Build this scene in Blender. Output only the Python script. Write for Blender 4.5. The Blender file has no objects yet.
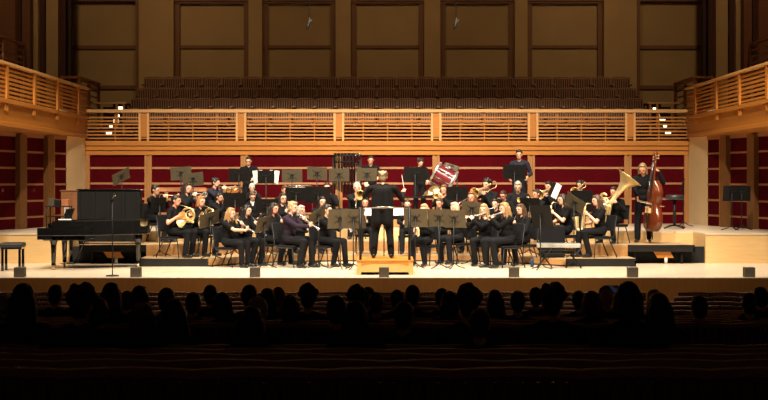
import bpy, math, random
import numpy as np
from mathutils import Vector, Matrix
V = Vector
random.seed(7)
SC = bpy.context.scene
COL = SC.collection
F, CX, CY, CAMZ = 1272.0, 387.0, 182.0, 1.8      # focal length in pixels, principal column, horizon row, lens height
def PX(px, D): return (px - CX) * D / F
def PZ(py, D): return CAMZ - (py - CY) * D / F
def P(px, py, D): return V((PX(px, D), D, PZ(py, D)))
R = math.radians

# ------------------------------------------------------------------ materials
def mat(name, col, rough=0.6, metal=0.0, col2=None, scale=6.0, stretch=(1, 1, 1), coat=0.0, bump=0.0, emit=None, estr=0.0, spec=0.5):
    m = bpy.data.materials.new(name); m.use_nodes = True
    nt = m.node_tree; b = nt.nodes['Principled BSDF']
    b.inputs['Base Color'].default_value = (*col, 1); b.inputs['Roughness'].default_value = rough
    b.inputs['Metallic'].default_value = metal; b.inputs['Coat Weight'].default_value = coat
    b.inputs['Specular IOR Level'].default_value = spec
    if emit: b.inputs['Emission Color'].default_value = (*emit, 1); b.inputs['Emission Strength'].default_value = estr
    if col2 is None: col2 = tuple(c * 0.8 for c in col)
    tc = nt.nodes.new('ShaderNodeTexCoord'); mp = nt.nodes.new('ShaderNodeMapping'); nz = nt.nodes.new('ShaderNodeTexNoise'); rp = nt.nodes.new('ShaderNodeValToRGB')
    mp.inputs['Scale'].default_value = stretch; nz.inputs['Scale'].default_value = scale; nz.inputs['Detail'].default_value = 4
    rp.color_ramp.elements[0].position = 0.3; rp.color_ramp.elements[1].position = 0.7
    rp.color_ramp.elements[0].color = (*col2, 1); rp.color_ramp.elements[1].color = (*col, 1)
    L = nt.links.new
    L(tc.outputs['Object'], mp.inputs['Vector']); L(mp.outputs['Vector'], nz.inputs['Vector']); L(nz.outputs['Fac'], rp.inputs['Fac']); L(rp.outputs['Color'], b.inputs['Base Color'])
    if bump:
        bp = nt.nodes.new('ShaderNodeBump'); bp.inputs['Strength'].default_value = bump; bp.inputs['Distance'].default_value = 0.01
        L(nz.outputs['Fac'], bp.inputs['Height']); L(bp.outputs['Normal'], b.inputs['Normal'])
    return m
def planks(name, c1, c2, gap, rough, w, h, rot=0.0, coat=0.0):
    m = bpy.data.materials.new(name); m.use_nodes = True
    nt = m.node_tree; b = nt.nodes['Principled BSDF']; b.inputs['Roughness'].default_value = rough; b.inputs['Coat Weight'].default_value = coat
    tc = nt.nodes.new('ShaderNodeTexCoord'); mp = nt.nodes.new('ShaderNodeMapping'); br = nt.nodes.new('ShaderNodeTexBrick')
    mp.inputs['Rotation'].default_value = (0, 0, rot)
    br.inputs['Color1'].default_value = (*c1, 1); br.inputs['Color2'].default_value = (*c2, 1); br.inputs['Mortar'].default_value = (*gap, 1)
    br.inputs['Scale'].default_value = 1; br.inputs['Mortar Size'].default_value = 0.003; br.inputs['Brick Width'].default_value = w; br.inputs['Row Height'].default_value = h
    nz = nt.nodes.new('ShaderNodeTexNoise'); nz.inputs['Scale'].default_value = 3; mx = nt.nodes.new('ShaderNodeMix'); mx.data_type = 'RGBA'; mx.blend_type = 'MULTIPLY'; mx.inputs['Factor'].default_value = 0.25
    L = nt.links.new
    L(tc.outputs['Object'], mp.inputs['Vector']); L(mp.outputs['Vector'], br.inputs['Vector']); L(tc.outputs['Object'], nz.inputs['Vector'])
    L(br.outputs['Color'], mx.inputs['A']); L(nz.outputs['Color'], mx.inputs['B']); L(mx.outputs['Result'], b.inputs['Base Color'])
    return m
M = {}
M['floor'] = planks('maple_stage_floor', (.73, .60, .45), (.68, .55, .40), (.52, .39, .26), .38, 2.2, .09, 0, .15)
M['deck'] = planks('riser_deck_wood', (.50, .33, .17), (.45, .29, .145), (.3, .18, .1), .5, 1.2, .6)
M['riserface'] = mat('riser_facing_wood', (.42, .22, .075), .5, col2=(.36, .18, .06), scale=3, stretch=(1, 1, 8))
M['facing'] = mat('maple_facing', (.70, .46, .20), .5, col2=(.64, .41, .17), scale=3, stretch=(1, 1, 8))
M['rail'] = mat('honey_wood_rail', (.50, .19, .028), .55, col2=(.42, .15, .021), scale=4, stretch=(1, 6, 14), spec=.3)
M['railtop'] = mat('lit_honey_handrail', (.64, .34, .11), .5, col2=(.56, .29, .09), scale=4, stretch=(1, 6, 14))  # honey wood made paler for the light the rail top catches
M['trimwood'] = mat('brown_wood_trim', (.24, .095, .03), .5, col2=(.19, .075, .022), scale=5, stretch=(8, 8, 1))
M['post'] = mat('honey_wood_post', (.38, .165, .04), .5, col2=(.31, .13, .032), scale=5, stretch=(8, 8, 1))
M['sidepost'] = mat('brown_side_post', (.20, .085, .022), .5, col2=(.16, .065, .016), scale=5, stretch=(8, 8, 1))
M['muntin'] = mat('light_wood_strip', (.40, .18, .075), .5, col2=(.34, .15, .06), scale=5, stretch=(1, 1, 8))
M['red'] = mat('deep_red_panel', (.075, .0006, .0035), .8, col2=(.06, .0005, .0028), scale=2, spec=.06)
M['cream'] = mat('cream_plaster', (.84, .65, .37), .8, col2=(.80, .61, .34), scale=2)
M['beige'] = mat('beige_wall_panel', (.50, .33, .145), .8, col2=(.45, .295, .125), scale=1.2)
M['beige2'] = mat('beige_wall_pier', (.56, .36, .155), .8, col2=(.5, .32, .135), scale=1.2)
M['darkwall'] = mat('dark_brown_recess', (.07, .035, .02), .9)
M['drape'] = mat('dark_brown_drape', (.11, .04, .025), .9, col2=(.06, .02, .012), scale=3, stretch=(12, 12, .3))
M['brownwood'] = mat('dark_stained_wood', (.22, .085, .03), .5, col2=(.16, .06, .02), scale=4, stretch=(1, 1, 10))
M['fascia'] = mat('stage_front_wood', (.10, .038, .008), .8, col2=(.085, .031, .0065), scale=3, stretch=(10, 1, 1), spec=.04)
M['ceil'] = mat('dark_ceiling', (.12, .08, .05), .9)
M['audfloor'] = mat('dark_carpet', (.03, .012, .01), .95)
M['blackmetal'] = mat('black_powder_coat', (.007, .007, .007), .5, spec=.3)
M['standlit'] = mat('lit_tan_stand_coat', (.085, .067, .040), .65, col2=(.075, .058, .034), scale=4, spec=.2)  # black stand coat tinted tan-grey for the light on the desk backs
M['standblack'] = mat('black_stand_coat', (.008, .0075, .007), .6, spec=.2)
M['blackcloth'] = mat('black_upholstery', (.010, .010, .012), .9, col2=(.007, .007, .008), scale=30, bump=.2, spec=.15)
M['blacklac'] = mat('black_lacquer', (.008, .008, .008), .08, coat=1.0)
M['leather'] = mat('black_leather', (.03, .03, .033), .4, bump=.2, scale=20)
M['riserblack'] = mat('black_riser_edge', (.012, .011, .010), .6, spec=.25)
M['void_shade'] = mat('black_void_shade', (.006, .006, .006), .95)  # stands in for the dark void under the open riser ends
M['taupe'] = mat('taupe_box', (.10, .072, .045), .7)
M['chrome'] = mat('chrome', (.8, .8, .8), .12, 1.0)
M['silver'] = mat('silver_plate', (.86, .84, .8), .22, .85)
M['brass'] = mat('lacquered_brass', (.95, .76, .40), .36, .75, col2=(.9, .68, .33))
M['copper'] = mat('copper_bowl', (.75, .28, .1), .3, .8)
M['cymbal'] = mat('bronze_cymbal', (.78, .55, .25), .3, .9)
M['skinhead'] = mat('drum_skin', (.75, .68, .55), .6)
M['maroon'] = mat('maroon_drum_shell', (.14, .012, .018), .25, coat=.6)
M['rosewood'] = mat('rosewood_bar', (.42, .15, .06), .4)
M['ebony'] = mat('black_wood', (.012, .011, .01), .35)
M['varnish'] = mat('red_brown_varnish', (.15, .030, .007), .28, col2=(.095, .017, .0045), scale=5, stretch=(6, 6, 1), coat=.6)
M['paper'] = mat('white_paper', (.85, .83, .76), .8, col2=(.82, .8, .73))
M['ivory'] = mat('ivory_white', (.85, .82, .72), .3)
M['alu'] = mat('light_grey_case', (.42, .40, .36), .5)
M['blue'] = mat('blue_plastic', (.02, .06, .16), .4)
M['seatwood'] = mat('seat_slat_wood', (.20, .085, .05), .5, col2=(.15, .06, .035), scale=5, stretch=(10, 10, 1))
M['seatcap'] = mat('seat_cap_wood', (.52, .33, .24), .5, col2=(.45, .28, .20), scale=5, stretch=(1, 10, 10), spec=.2)
M['seatcloth'] = mat('maroon_seat_cloth', (.05, .01, .012), .9)
M['tseat'] = mat('terrace_slat_wood', (.40, .225, .125), .6, col2=(.32, .175, .095), scale=5, stretch=(10, 10, 1), spec=.1)
M['tcloth'] = mat('terrace_seat_cloth', (.06, .015, .015), .9)
M['lamp'] = mat('step_lamp_glow', (1, .9, .7), .5, emit=(1, .8, .5), estr=4)
M['phone'] = mat('phone_screen_glow', (.1, .2, .4), .2, emit=(.15, .3, .6), estr=.05)
M['eye'] = mat('dark_eye', (.03, .02, .015), .2)
M['lip'] = mat('lip', (.5, .17, .13), .5)
SKIN = {'f': mat('fair_skin', (.72, .40, .27), .5), 'm': mat('tan_skin', (.58, .30, .18), .5), 'r': mat('ruddy_skin', (.70, .30, .19), .5), 'd': mat('brown_skin', (.36, .17, .09), .5)}
CLOTH = {'k': mat('black_cloth', (.0075, .007, .008), .9, spec=.12), 'k2': mat('soft_black_cloth', (.011, .0105, .012), .9, spec=.12), 'n': mat('navy_grey_cloth', (.022, .022, .034), .9, spec=.12), 'p': mat('purple_black_cloth', (.022, .014, .024), .9, spec=.12),
         's': mat('black_suit_cloth', (.0065, .006, .006), .85, spec=.15), 't': mat('black_trousers', (.009, .009, .011), .9, spec=.12), 'a': mat('dark_audience_cloth', (.03, .02, .018), .9), 'b': mat('plaid_dark_cloth', (.06, .035, .03), .9), 'w': mat('white_shirt', (.8, .78, .72), .8)}
M['shoe'] = mat('black_shoe', (.01, .01, .01), .3)
HAIR = {'black': (.012, .009, .008), 'dark': (.028, .016, .011), 'brown': (.09, .045, .022), 'auburn': (.20, .085, .035), 'sand': (.27, .18, .085), 'straw': (.40, .22, .09), 'red': (.42, .17, .055), 'blond': (.45, .30, .14), 'pale': (.74, .58, .33), 'grey': (.42, .38, .33), 'white': (.75, .72, .66)}
for k in list(HAIR): HAIR[k] = mat(k + '_hair', HAIR[k], .45, col2=tuple(c * .55 for c in HAIR[k]), scale=14, stretch=(6, 6, .6), bump=.4)

# ------------------------------------------------------------------ mesh builder
class MB:
    def __init__(s): s.v = []; s.f = []; s.sm = []; s.mi = []
    def add(s, vs, fs, smooth=False, mi=0):
        o = len(s.v); s.v += [tuple(p) for p in vs]
        for f in fs: s.f.append([i + o for i in f]); s.sm.append(smooth); s.mi.append(mi)
        return s
    def box(s, a, b, rot=None, at=None, mi=0):
        x0, y0, z0 = a; x1, y1, z1 = b
        vs = [V(p) for p in ((x0, y0, z0), (x1, y0, z0), (x1, y1, z0), (x0, y1, z0), (x0, y0, z1), (x1, y0, z1), (x1, y1, z1), (x0, y1, z1))]
        if rot is not None: vs = [rot @ p for p in vs]
        if at is not None: vs = [p + V(at) for p in vs]
        return s.add(vs, [(3, 2, 1, 0), (4, 5, 6, 7), (0, 1, 5, 4), (1, 2, 6, 5), (2, 3, 7, 6), (3, 0, 4, 7)], mi=mi)
    def cbox(s, c, d, rot=None, mi=0):
        d = V(d) / 2
        return s.box(-d, d, rot, c, mi)
    def tube(s, pts, rad, n=8, smooth=True, cap=True, mi=0, flat=1.0):
        pts = [V(p) for p in pts]
        if not hasattr(rad, '__len__'): rad = [rad] * len(pts)
        vs = []; up = None
        for i, p in enumerate(pts):
            t = (pts[min(i + 1, len(pts) - 1)] - pts[max(i - 1, 0)])
            t = t.normalized() if t.length > 1e-9 else V((0, 0, 1))
            if up is None: up = t.orthogonal().normalized()
            else:
                up = up - t * up.dot(t)
                up = up.normalized() if up.length > 1e-6 else t.orthogonal().normalized()
            w = t.cross(up)
            for k in range(n):
                a = 2 * math.pi * k / n
                vs.append(p + (up * math.cos(a) + w * math.sin(a) * flat) * rad[i])
        fs = [(i * n + k, i * n + (k + 1) % n, (i + 1) * n + (k + 1) % n, (i + 1) * n + k) for i in range(len(pts) - 1) for k in range(n)]
        if cap: fs += [tuple(range(n - 1, -1, -1)), tuple(range((len(pts) - 1) * n, len(pts) * n))]
        return s.add(vs, fs, smooth, mi)
    def ell(s, c, r, n=12, m=8, rot=None, mi=0):
        vs = []; c = V(c)
        for j in range(1, m):
            th = math.pi * j / m
            for k in range(n):
                a = 2 * math.pi * k / n
                p = V((r[0] * math.sin(th) * math.cos(a), r[1] * math.sin(th) * math.sin(a), r[2] * math.cos(th)))
                vs.append((rot @ p if rot is not None else p) + c)
        top = V((0, 0, r[2])); bot = V((0, 0, -r[2]))
        if rot is not None: top = rot @ top; bot = rot @ bot
        vs += [c + top, c + bot]; nt = (m - 1) * n
        fs = [(j * n + k, (j + 1) * n + k, (j + 1) * n + (k + 1) % n, j * n + (k + 1) % n) for j in range(m - 2) for k in range(n)]
        fs += [(nt, k, (k + 1) % n) for k in range(n)] + [(nt + 1, (m - 2) * n + (k + 1) % n, (m - 2) * n + k) for k in range(n)]
        return s.add(vs, fs, True, mi)
    def prism(s, poly, z0, z1, mi=0):
        n = len(poly)
        vs = [(p[0], p[1], z0) for p in poly] + [(p[0], p[1], z1) for p in poly]
        ar = sum(poly[i][0] * poly[(i + 1) % n][1] - poly[(i + 1) % n][0] * poly[i][1] for i in range(n))
        fs = [tuple(range(n - 1, -1, -1)), tuple(range(n, 2 * n))] + [(i, (i + 1) % n, n + (i + 1) % n, n + i) for i in range(n)]
        if ar < 0: fs = [tuple(reversed(f)) for f in fs]
        return s.add(vs, fs, mi=mi)
    def lift(s, dz):
        s.v = [(x, y, z + dz) for x, y, z in s.v]; return s
    def mesh(s, name, mats):
        me = bpy.data.meshes.new(name); me.from_pydata(s.v, [], s.f)
        for m in (mats if isinstance(mats, (list, tuple)) else [mats]): me.materials.append(m)
        me.polygons.foreach_set('use_smooth', s.sm); me.polygons.foreach_set('material_index', s.mi); me.update()
        return me
    def build(s, name, mats, parent=None, bevel=0):
        o = bpy.data.objects.new(name, s.mesh(name, mats)); COL.objects.link(o)
        if parent is not None: o.parent = parent
        if bevel:
            b = o.modifiers.new('bevel', 'BEVEL'); b.width = bevel; b.segments = 2; b.limit_method = 'ANGLE'
        return o
def empty(name, loc=(0, 0, 0), rz=0, sc=1.0):
    o = bpy.data.objects.new(name, None); COL.objects.link(o); o.location = loc; o.rotation_euler = (0, 0, rz); o.scale = (sc,) * 3; o.empty_display_size = .1
    return o
def tag(o, label, cat, group=None):
    o['label'] = label; o['category'] = cat; o['kind'] = 'thing'
    if group: o['group'] = group
    return o
def struct(o): o['kind'] = 'structure'; return o
KIDS = {}
def dup(root):
    if root.name not in KIDS: KIDS[root.name] = [(c, list(c.children)) for c in root.children]
    r = root.copy(); COL.objects.link(r)
    for c, gs in KIDS[root.name]:
        d = c.copy(); COL.objects.link(d); d.parent = r
        for g in gs:
            e = g.copy(); COL.objects.link(e); e.parent = d
    return r
def arc(c, u, w, r, a0, a1, n=10):
    c, u, w = V(c), V(u), V(w)
    return [c + (u * math.cos(a0 + (a1 - a0) * i / n) + w * math.sin(a0 + (a1 - a0) * i / n)) * r for i in range(n + 1)]
ORD = 'first second third fourth fifth sixth seventh eighth ninth tenth eleventh twelfth thirteenth fourteenth fifteenth sixteenth seventeenth eighteenth nineteenth twentieth'.split()
TENS = {2: 'twenty', 3: 'thirty', 4: 'forty', 5: 'fifty'}
def ordinal(n):
    if n <= 20: return ORD[n - 1]
    if n % 10 == 0: return {30: 'thirtieth', 40: 'fortieth', 50: 'fiftieth'}[n]
    return TENS[n // 10] + '-' + ORD[n % 10 - 1]

# ------------------------------------------------------------------ risers: front edges of the levels, right half (x, depth)
Z1, Z2, Z3, Z4 = .17, .42, .66, .90
E1 = [(0, 28.9), (2.3, 28.6), (3.8, 27.05), (5.3, 27.05)]
E2 = [(0, 30.0), (2.8, 29.6), (4.2, 28.5), (5.28, 27.9), (6.75, 27.9)]
E3 = [(0, 31.2), (3.0, 30.9), (5.0, 29.5), (7.05, 29.3)]
E4 = [(0, 32.0), (5.6, 32.0)]
def edge(E, ax): return float(np.interp(ax, [e[0] for e in E], [e[1] for e in E])) if ax <= E[-1][0] else 1e9
def level(x, y):
    ax = abs(x)
    if y >= edge(E4, ax): return Z4
    if ax > 7.05: return Z3 if y >= 28.15 else 0.0
    if y >= edge(E3, ax): return Z3
    if y >= edge(E2, ax): return Z2
    if y >= edge(E1, ax): return Z1
    return 0.0
FRONT_W, TOP_W, WALL_W, APRON_W = 6000, 5000, 760, 3000
# ================================================================== THE HALL
SF, BK = 24.0, 34.9                     # stage front edge, terrace front wall (depth)
def flat(name, poly, z0, z1, m): return struct(MB().prism(poly, z0, z1).build(name, m))
flat('floor', [(-14, SF - .016), (14, SF - .016), (14, BK + .1), (-14, BK + .1)], -.012, 0, M['floor'])
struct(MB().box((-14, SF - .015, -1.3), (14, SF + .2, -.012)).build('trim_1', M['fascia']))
flat('floor_auditorium', [(-14, -3), (14, -3), (14, SF + .1), (-14, SF + .1)], -1.4, -1.3, M['audfloor'])
flat('ceiling', [(-16, -3), (16, -3), (16, 42), (-16, 42)], 13.5, 13.7, M['ceil'])
# permanent platform at the back and sides of the stage
for sg, nm in ((-1, 'left'), (1, 'right')):
    p = [(sg * 7.05, 28.15), (sg * 14, 28.15), (sg * 14, BK + .05), (sg * 7.05, BK + .05)]
    o = flat('floor_platform_' + nm, p, 0.001, Z3 - .03, M['facing'])
    c = MB().prism([(sg * 7.05, 28.13), (sg * 14, 28.13), (sg * 14, BK + .05), (sg * 7.05, BK + .05)], Z3 - .03, Z3).build('floor_top', M['floor'], o)
pts = [(-x, y) for x, y in reversed(E3)] + [(x, y) for x, y in E3[1:]]
o = flat('floor_platform', pts + [(7.05, BK + .05), (-7.05, BK + .05)], 0.001, Z3 - .03, M['facing'])
MB().prism(pts + [(7.05, BK + .05), (-7.05, BK + .05)], Z3 - .03, Z3).build('floor_top', M['floor'], o)

# movable stage risers: deck, edges, legs
def riser(z, E, back, label, endx, open_end):
    root = empty('stage_riser', (0, E[0][1], 0)); tag(root, label, 'riser')
    inv = V((0, -E[0][1], 0))
    fr = [(-x, y) for x, y in reversed(E)] + [(x, y) for x, y in E[1:]]
    bk = [(x, y) for x, y in back] + [(-x, y) for x, y in reversed(back)][0:]
    bk = [(x, y) for x, y in reversed(back)] + [(-x, y) for x, y in back[1:]]
    def sh(pl): return [(x, y - E[0][1]) for x, y in pl]
    MB().prism(sh(fr + bk), z - .03, z).build('deck', M['deck'], root)
    tan = MB(); blk = MB()
    for (x0, y0), (x1, y1) in zip(fr[:-1], fr[1:]):
        end = min(abs(x0), abs(x1)) >= endx - .01
        m = blk if end else tan
        lo = z - .15 if (end and open_end) else .003
        if not end: blk.prism(sh([(x0, y0 - .004), (x1, y1 - .004), (x1, y1 + .02), (x0, y0 + .02)]), .003, .03); lo = .03
        m.prism(sh([(x0, y0), (x1, y1), (x1, y1 + .03), (x0, y0 + .03)]), lo, z - .03)
        if end: blk.prism(sh([(x0, y0 - .006), (x1, y1 - .006), (x1, y1 + .001), (x0, y0 + .001)]), z - .045, z + .002)
    for sg in (-1, 1):       # outer ends
        xe = sg * E[-1][0]
        blk.box((min(xe, xe - sg * .03), E[-1][1] - E[0][1], z - .15 if open_end else .003), (max(xe, xe - sg * .03), back[-1][1] - E[0][1], z - .031))
    tan.build('front_panel', M['riserface'], root); blk.build('edge_frame', M['riserblack'], root)
    if open_end:
        for sg in (-1, 1):
            MB().box((min(sg * 5.34, sg * 7.035), 28.2 - E[0][1], .003), (max(sg * 5.34, sg * 7.035), 28.24 - E[0][1], z - .05)).build('void_shade', M['void_shade'], root)  # black sheet painting the shade of the void below the deck
        for sg in (-1, 1):
            for xx, yy in ((6.5, 28.05), (5.45, 28.05), (6.5, 29.1)):
                MB().tube([(sg * xx, yy - E[0][1], 0.003), (sg * xx, yy - E[0][1], z - .04)], .03, 8).build('leg', M['blackmetal'], root)
            b = MB(); x0 = sg * 6.05
            b.add([(x0 - .2, -2.05 + 0.0, .30), (x0 + .16, -2.05, .30), (x0 + .26, -2.02, .13), (x0 - .1, -2.02, .13), (x0 - .2, -2.0, .30), (x0 + .16, -2.0, .30), (x0 + .26, -1.97, .13), (x0 - .1, -1.97, .13)],
                  [(0, 3, 2, 1), (4, 5, 6, 7), (0, 1, 5, 4), (1, 2, 6, 5), (2, 3, 7, 6), (3, 0, 4, 7)])
            b.build('brace_board', M['rail'], root)
            c = MB().tube([(x0 + .09, -2.0, .004), (x0 + .09, -2.0, .14)], .035, 10); c.build('caster_post', M['ivory'], root)
    return root
riser(Z1, E1, [(0, 30.15), (2.8, 29.75), (4.2, 28.65), (5.3, 28.05)], 'low curved wooden riser with black front edges, nearest the stage front', 3.8, False)
riser(Z2, E2, [(0, 31.3), (3.0, 31.0), (5.0, 29.6), (6.75, 29.45)], 'second curved wooden riser with open black ends, behind the low riser', 5.28, True)
riser(Z4, E4, [(0, 34.4), (5.6, 34.4)], 'highest straight wooden riser below the red back wall', 99, False)

# terrace front wall: red panels with wooden strips, then mouldings and railing
W = 8.28
struct(MB().box((-W, BK, Z3), (W, BK + .12, PZ(155, BK))).build('wall_back', M['red']))
mun = MB()
for py in (168, 183.5, 198.8, 213.5): mun.box((-W, BK - .025, PZ(py, BK) - .028), (W, BK + .01, PZ(py, BK) + .028))
struct(mun.build('trim_3', M['muntin']))
for i, px in enumerate((148.5, 244.5, 339, 436, 531, 627.5)):
    x = PX(px, BK)
    m = MB()
    m.box((x - .10, BK - .07, Z3), (x - .035, BK, PZ(155, BK))); m.box((x + .035, BK - .07, Z3), (x + .10, BK, PZ(155, BK))); m.box((x - .035, BK - .04, Z3), (x + .035, BK, PZ(155, BK)))
    struct(m.build('trim_%d' % (4 + i), M['post'], bevel=.006))
for sg in (-1, 1):
    struct(MB().box((min(sg * W, sg * (W - .14)), BK - .08, Z3), (max(sg * W, sg * (W - .14)), BK, PZ(155, BK))).build('trim_%d' % (10 + (sg > 0)), M['post']))
m = MB()
m.box((-W, BK - .10, PZ(155, BK)), (W, BK + .1, PZ(151.2, BK))); m.box((-W, BK - .05, PZ(151.2, BK)), (W, BK + .1, PZ(150.4, BK)))
m.box((-W, BK - .14, PZ(150.4, BK)), (W, BK + .1, PZ(146.6, BK))); m.box((-W, BK - .08, PZ(146.6, BK)), (W, BK + .1, PZ(145.8, BK))); m.box((-W, BK - .18, PZ(145.8, BK)), (W, BK + .1, PZ(141, BK)))
struct(m.build('trim_12', M['rail'], bevel=.008))
rl = empty('railing', (0, BK, PZ(141, BK))); tag(rl, 'long honey-wood terrace railing with horizontal slats across the back of the stage', 'railing')
zb = PZ(141, BK); ztop = PZ(109.6, BK) - zb
MB().box((-W, -.16, ztop - .09), (W, .06, ztop)).build('handrail', M['railtop'], rl, bevel=.012)
posts = [144.7, 241.5, 339, 436, 532.6, 629.5]
for px in posts:
    x = PX(px, BK)
    pm = MB()
    for dx in (-.115, .115): pm.box((x + dx - .03, -.13, 0), (x + dx + .03, -.05, ztop - .09))
    pn = pm.build('post', M['railtop'], rl)
    MB().box((x - .085, -.10, .11), (x + .085, -.06, ztop - .12)).build('panel', M['rail'], pn)
for k in range(7):
    z = .07 + k * .095
    MB().box((-W, -.09, z - .021), (W, -.055, z + .021)).build('slat', M['rail'], rl)
bal = MB(); ex = [-W + .03] + [PX(p, BK) for p in posts] + [W - .03]
for a, b in zip(ex[:-1], ex[1:]):
    for q in ((.25, .5, .75) if b - a > 2 else (.5,)):
        x = a + (b - a) * q; bal.box((x - .015, -.055, 0), (x + .015, -.03, ztop - .09))
bal.build('baluster', M['rail'], rl)

# terrace: stepped floor, four rows of slatted chairs
TR = [(36.2, 108.4), (37.2, 98.0), (38.2, 87.6), (39.2, 76.4)]
CH = .90
steps = MB()
for i, (D, py) in enumerate(TR):
    steps.box((-7.55, D - .75, 2.6), (7.55, D + .35 + (0.4 if i == 3 else 0), PZ(py, D) - CH))
steps.box((-8.9, 39.9, 2.6), (8.9, 41.2, PZ(76.4, 39.2) - CH)); steps.box((-W, BK, 2.6), (W, 35.5, PZ(108.4, 36.2) - CH))
struct(steps.build('floor_terrace', M['audfloor']))
def terrace_chair():
    r = empty('terrace_chair')
    b = MB(); n = 9
    for k in range(n):
        x = -.272 + .544 * k / (n - 1); top = CH - .035 - .028 * (2 * x / .56) ** 2
        b.box((x - .019, .13, .40), (x + .017, .155, top))
    b.box((-.28, .135, .46), (.28, .15, .52))
    cap = MB(); cap.tube([(-.285 + .57 * k / 8, .145, CH - .02 - .03 * (2 * (-.285 + .57 * k / 8) / .57) ** 2) for k in range(9)], .02, 6)
    b.build('slatted_back', M['tseat'], r); MB().box((-.295, .158, .42), (.295, .172, CH - .075)).build('back_panel', M['tcloth'], r); cap.build('top_rail', M['tseat'], r)
    MB().box((-.25, -.33, .40), (.25, .12, .47)).build('seat', M['tcloth'], r, bevel=.02)
    for sx in (-1, 1): MB().box((sx * .285 - .02, -.28, .60), (sx * .285 + .02, .14, .635)).build('armrest', M['seatcap'], r)  # armrests paler than the slats, for the light they catch
    MB().box((-.04, -.2, .001), (.04, .05, .40)).build('pedestal', M['blackmetal'], r)
    return r
proto = terrace_chair(); first = True
rown = ['front row just behind the railing', 'second row above the railing', 'third row above the railing', 'dim top row below the wall']
for ri, (D, py) in enumerate(TR):
    for k in range(25):
        o = proto if first else dup(proto); first = False
        o.location = (-7.2 + .6 * k, D - .145, PZ(py, D) - CH)
        tag(o, 'slatted terrace chair, %s from left in the %s' % (ordinal(k + 1), rown[ri]), 'chair', 'slatted chairs on the terrace')
# aisle stairs with step lights at both ends of the terrace
for sg, side, pts in ((-1, 'left', [(106, 139), (109, 133), (111, 127), (116, 121), (118, 116), (121, 108)]), (1, 'right', [(668, 132.5), (668, 132.5), (665, 126), (662.5, 120.5), (658, 115.5), (655.5, 109)])):
    st = MB()
    for i in range(7):
        z = 2.98 + .2 * i
        st.box((min(sg * 7.56, sg * 8.2), 35.30 + .46 * i, 2.6), (max(sg * 7.56, sg * 8.2), 35.76 + .46 * i + (.4 if i == 6 else 0), z - .03 + .0))
    struct(st.build('floor_stairs_' + side, M['audfloor']))
    for i, (px, py) in enumerate(pts):
        if sg > 0 and i == 0: continue
        D = 35.26 + .46 * i
        w = .075 if i in (0, 1, 3, 5) else .045
        q = P(px, py, D)
        lr = empty('step_light', (q.x, D, q.z)); tag(lr, 'small glowing step light, %s from the bottom of the %s terrace stairs' % (ordinal(i + (0 if sg > 0 else 1)), side), 'light', 'step lights on the terrace stairs')
        MB().box((-w - .02, .0, -.052), (w + .02, .05, .052)).build('housing', M['blackmetal'], lr)
        MB().box((-w, -.012, -.036), (w, 0.0, .036)).build('lens', M['lamp'], lr)
    # guard rail above the stairs
    g = empty('guard_rail', (sg * 8.03, 36.4, PZ(102, 36.4) - .95)); tag(g, 'short wooden guard rail at the top of the %s terrace stairs' % side, 'railing')
    MB().box((-.58, -.03, .9), (.58, .03, .95)).build('handrail', M['railtop'], g); MB().box((-.55, -.02, .66), (.55, .02, .69)).build('slat', M['rail'], g)
    for x in (-.5, .3 * -sg, .5): MB().box((x - .03, -.03, 0), (x + .03, .03, .9)).build('post', M['rail'], g)
    struct(MB().box((min(sg * 8.21, sg * 9.0), 36.3, 2.6), (max(sg * 8.21, sg * 9.0), 40, PZ(102, 36.4) - .95)).build('floor_landing_' + side, M['audfloor']))

# upper back wall with framed panels
UB = 41.0
def XU(px): return PX(px, UB)
ztopu = 13.5
struct(MB().box((-13, UB, 2.6), (13, UB + .2, ztopu)).build('wall_upper', M['beige']))
fr = [(175, 249.5), (263, 336), (351, 424), (440, 514), (526.5, 602.5)]
n_tr = 20
for i, (a, b) in enumerate(fr):
    m = MB(); t = .085
    x0, x1 = XU(a), XU(b); z1 = PZ(4, UB); z0 = PZ(82, UB); zm = PZ(47, UB)
    m.box((x0, UB - .12, z0), (x0 + 2 * t, UB, z1)); m.box((x1 - 2 * t, UB - .12, z0), (x1, UB, z1)); m.box((x0 - .02, UB - .15, z1), (x1 + .02, UB, z1 + 3 * t)); m.box((x0 + 2 * t, UB - .06, zm - .05), (x1 - 2 * t, UB, zm + .05))
    struct(m.build('trim_%d' % n_tr, M['trimwood'])); n_tr += 1
for a, b in ((139, 175), (249.5, 263), (336, 351), (424, 440), (514, 526.5), (602.5, 637)):
    struct(MB().box((XU(a), UB - .3, 4), (XU(b), UB, ztopu)).build('wall_pier_%d' % n_tr, M['beige2'])); n_tr += 1
m = MB(); m.box((XU(137.5), UB - .34, 4), (XU(140.5), UB, ztopu)); struct(m.build('trim_%d' % n_tr, M['trimwood'])); n_tr += 1
m = MB(); m.box((XU(635), UB - .34, 4), (XU(638), UB, ztopu)); struct(m.build('trim_%d' % n_tr, M['trimwood'])); n_tr += 1
for a, b in ((66, 139), (637, 706)):
    m = MB()
    for py in (2.5, 47.5, 87.5): m.box((XU(a), UB - .06, PZ(py, UB) - .06), (XU(b), UB, PZ(py, UB) + .06))
    m.box((XU(a if a < 300 else b) - .1, UB - .1, 4), (XU(a if a < 300 else b) + .1, UB, ztopu))
    struct(m.build('trim_%d' % n_tr, M['trimwood'])); n_tr += 1
struct(MB().box((-13, UB - .2, PZ(2, UB)), (13, UB - .02, PZ(-9, UB))).build('trim_%d' % n_tr, M['trimwood'])); n_tr += 1
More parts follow.
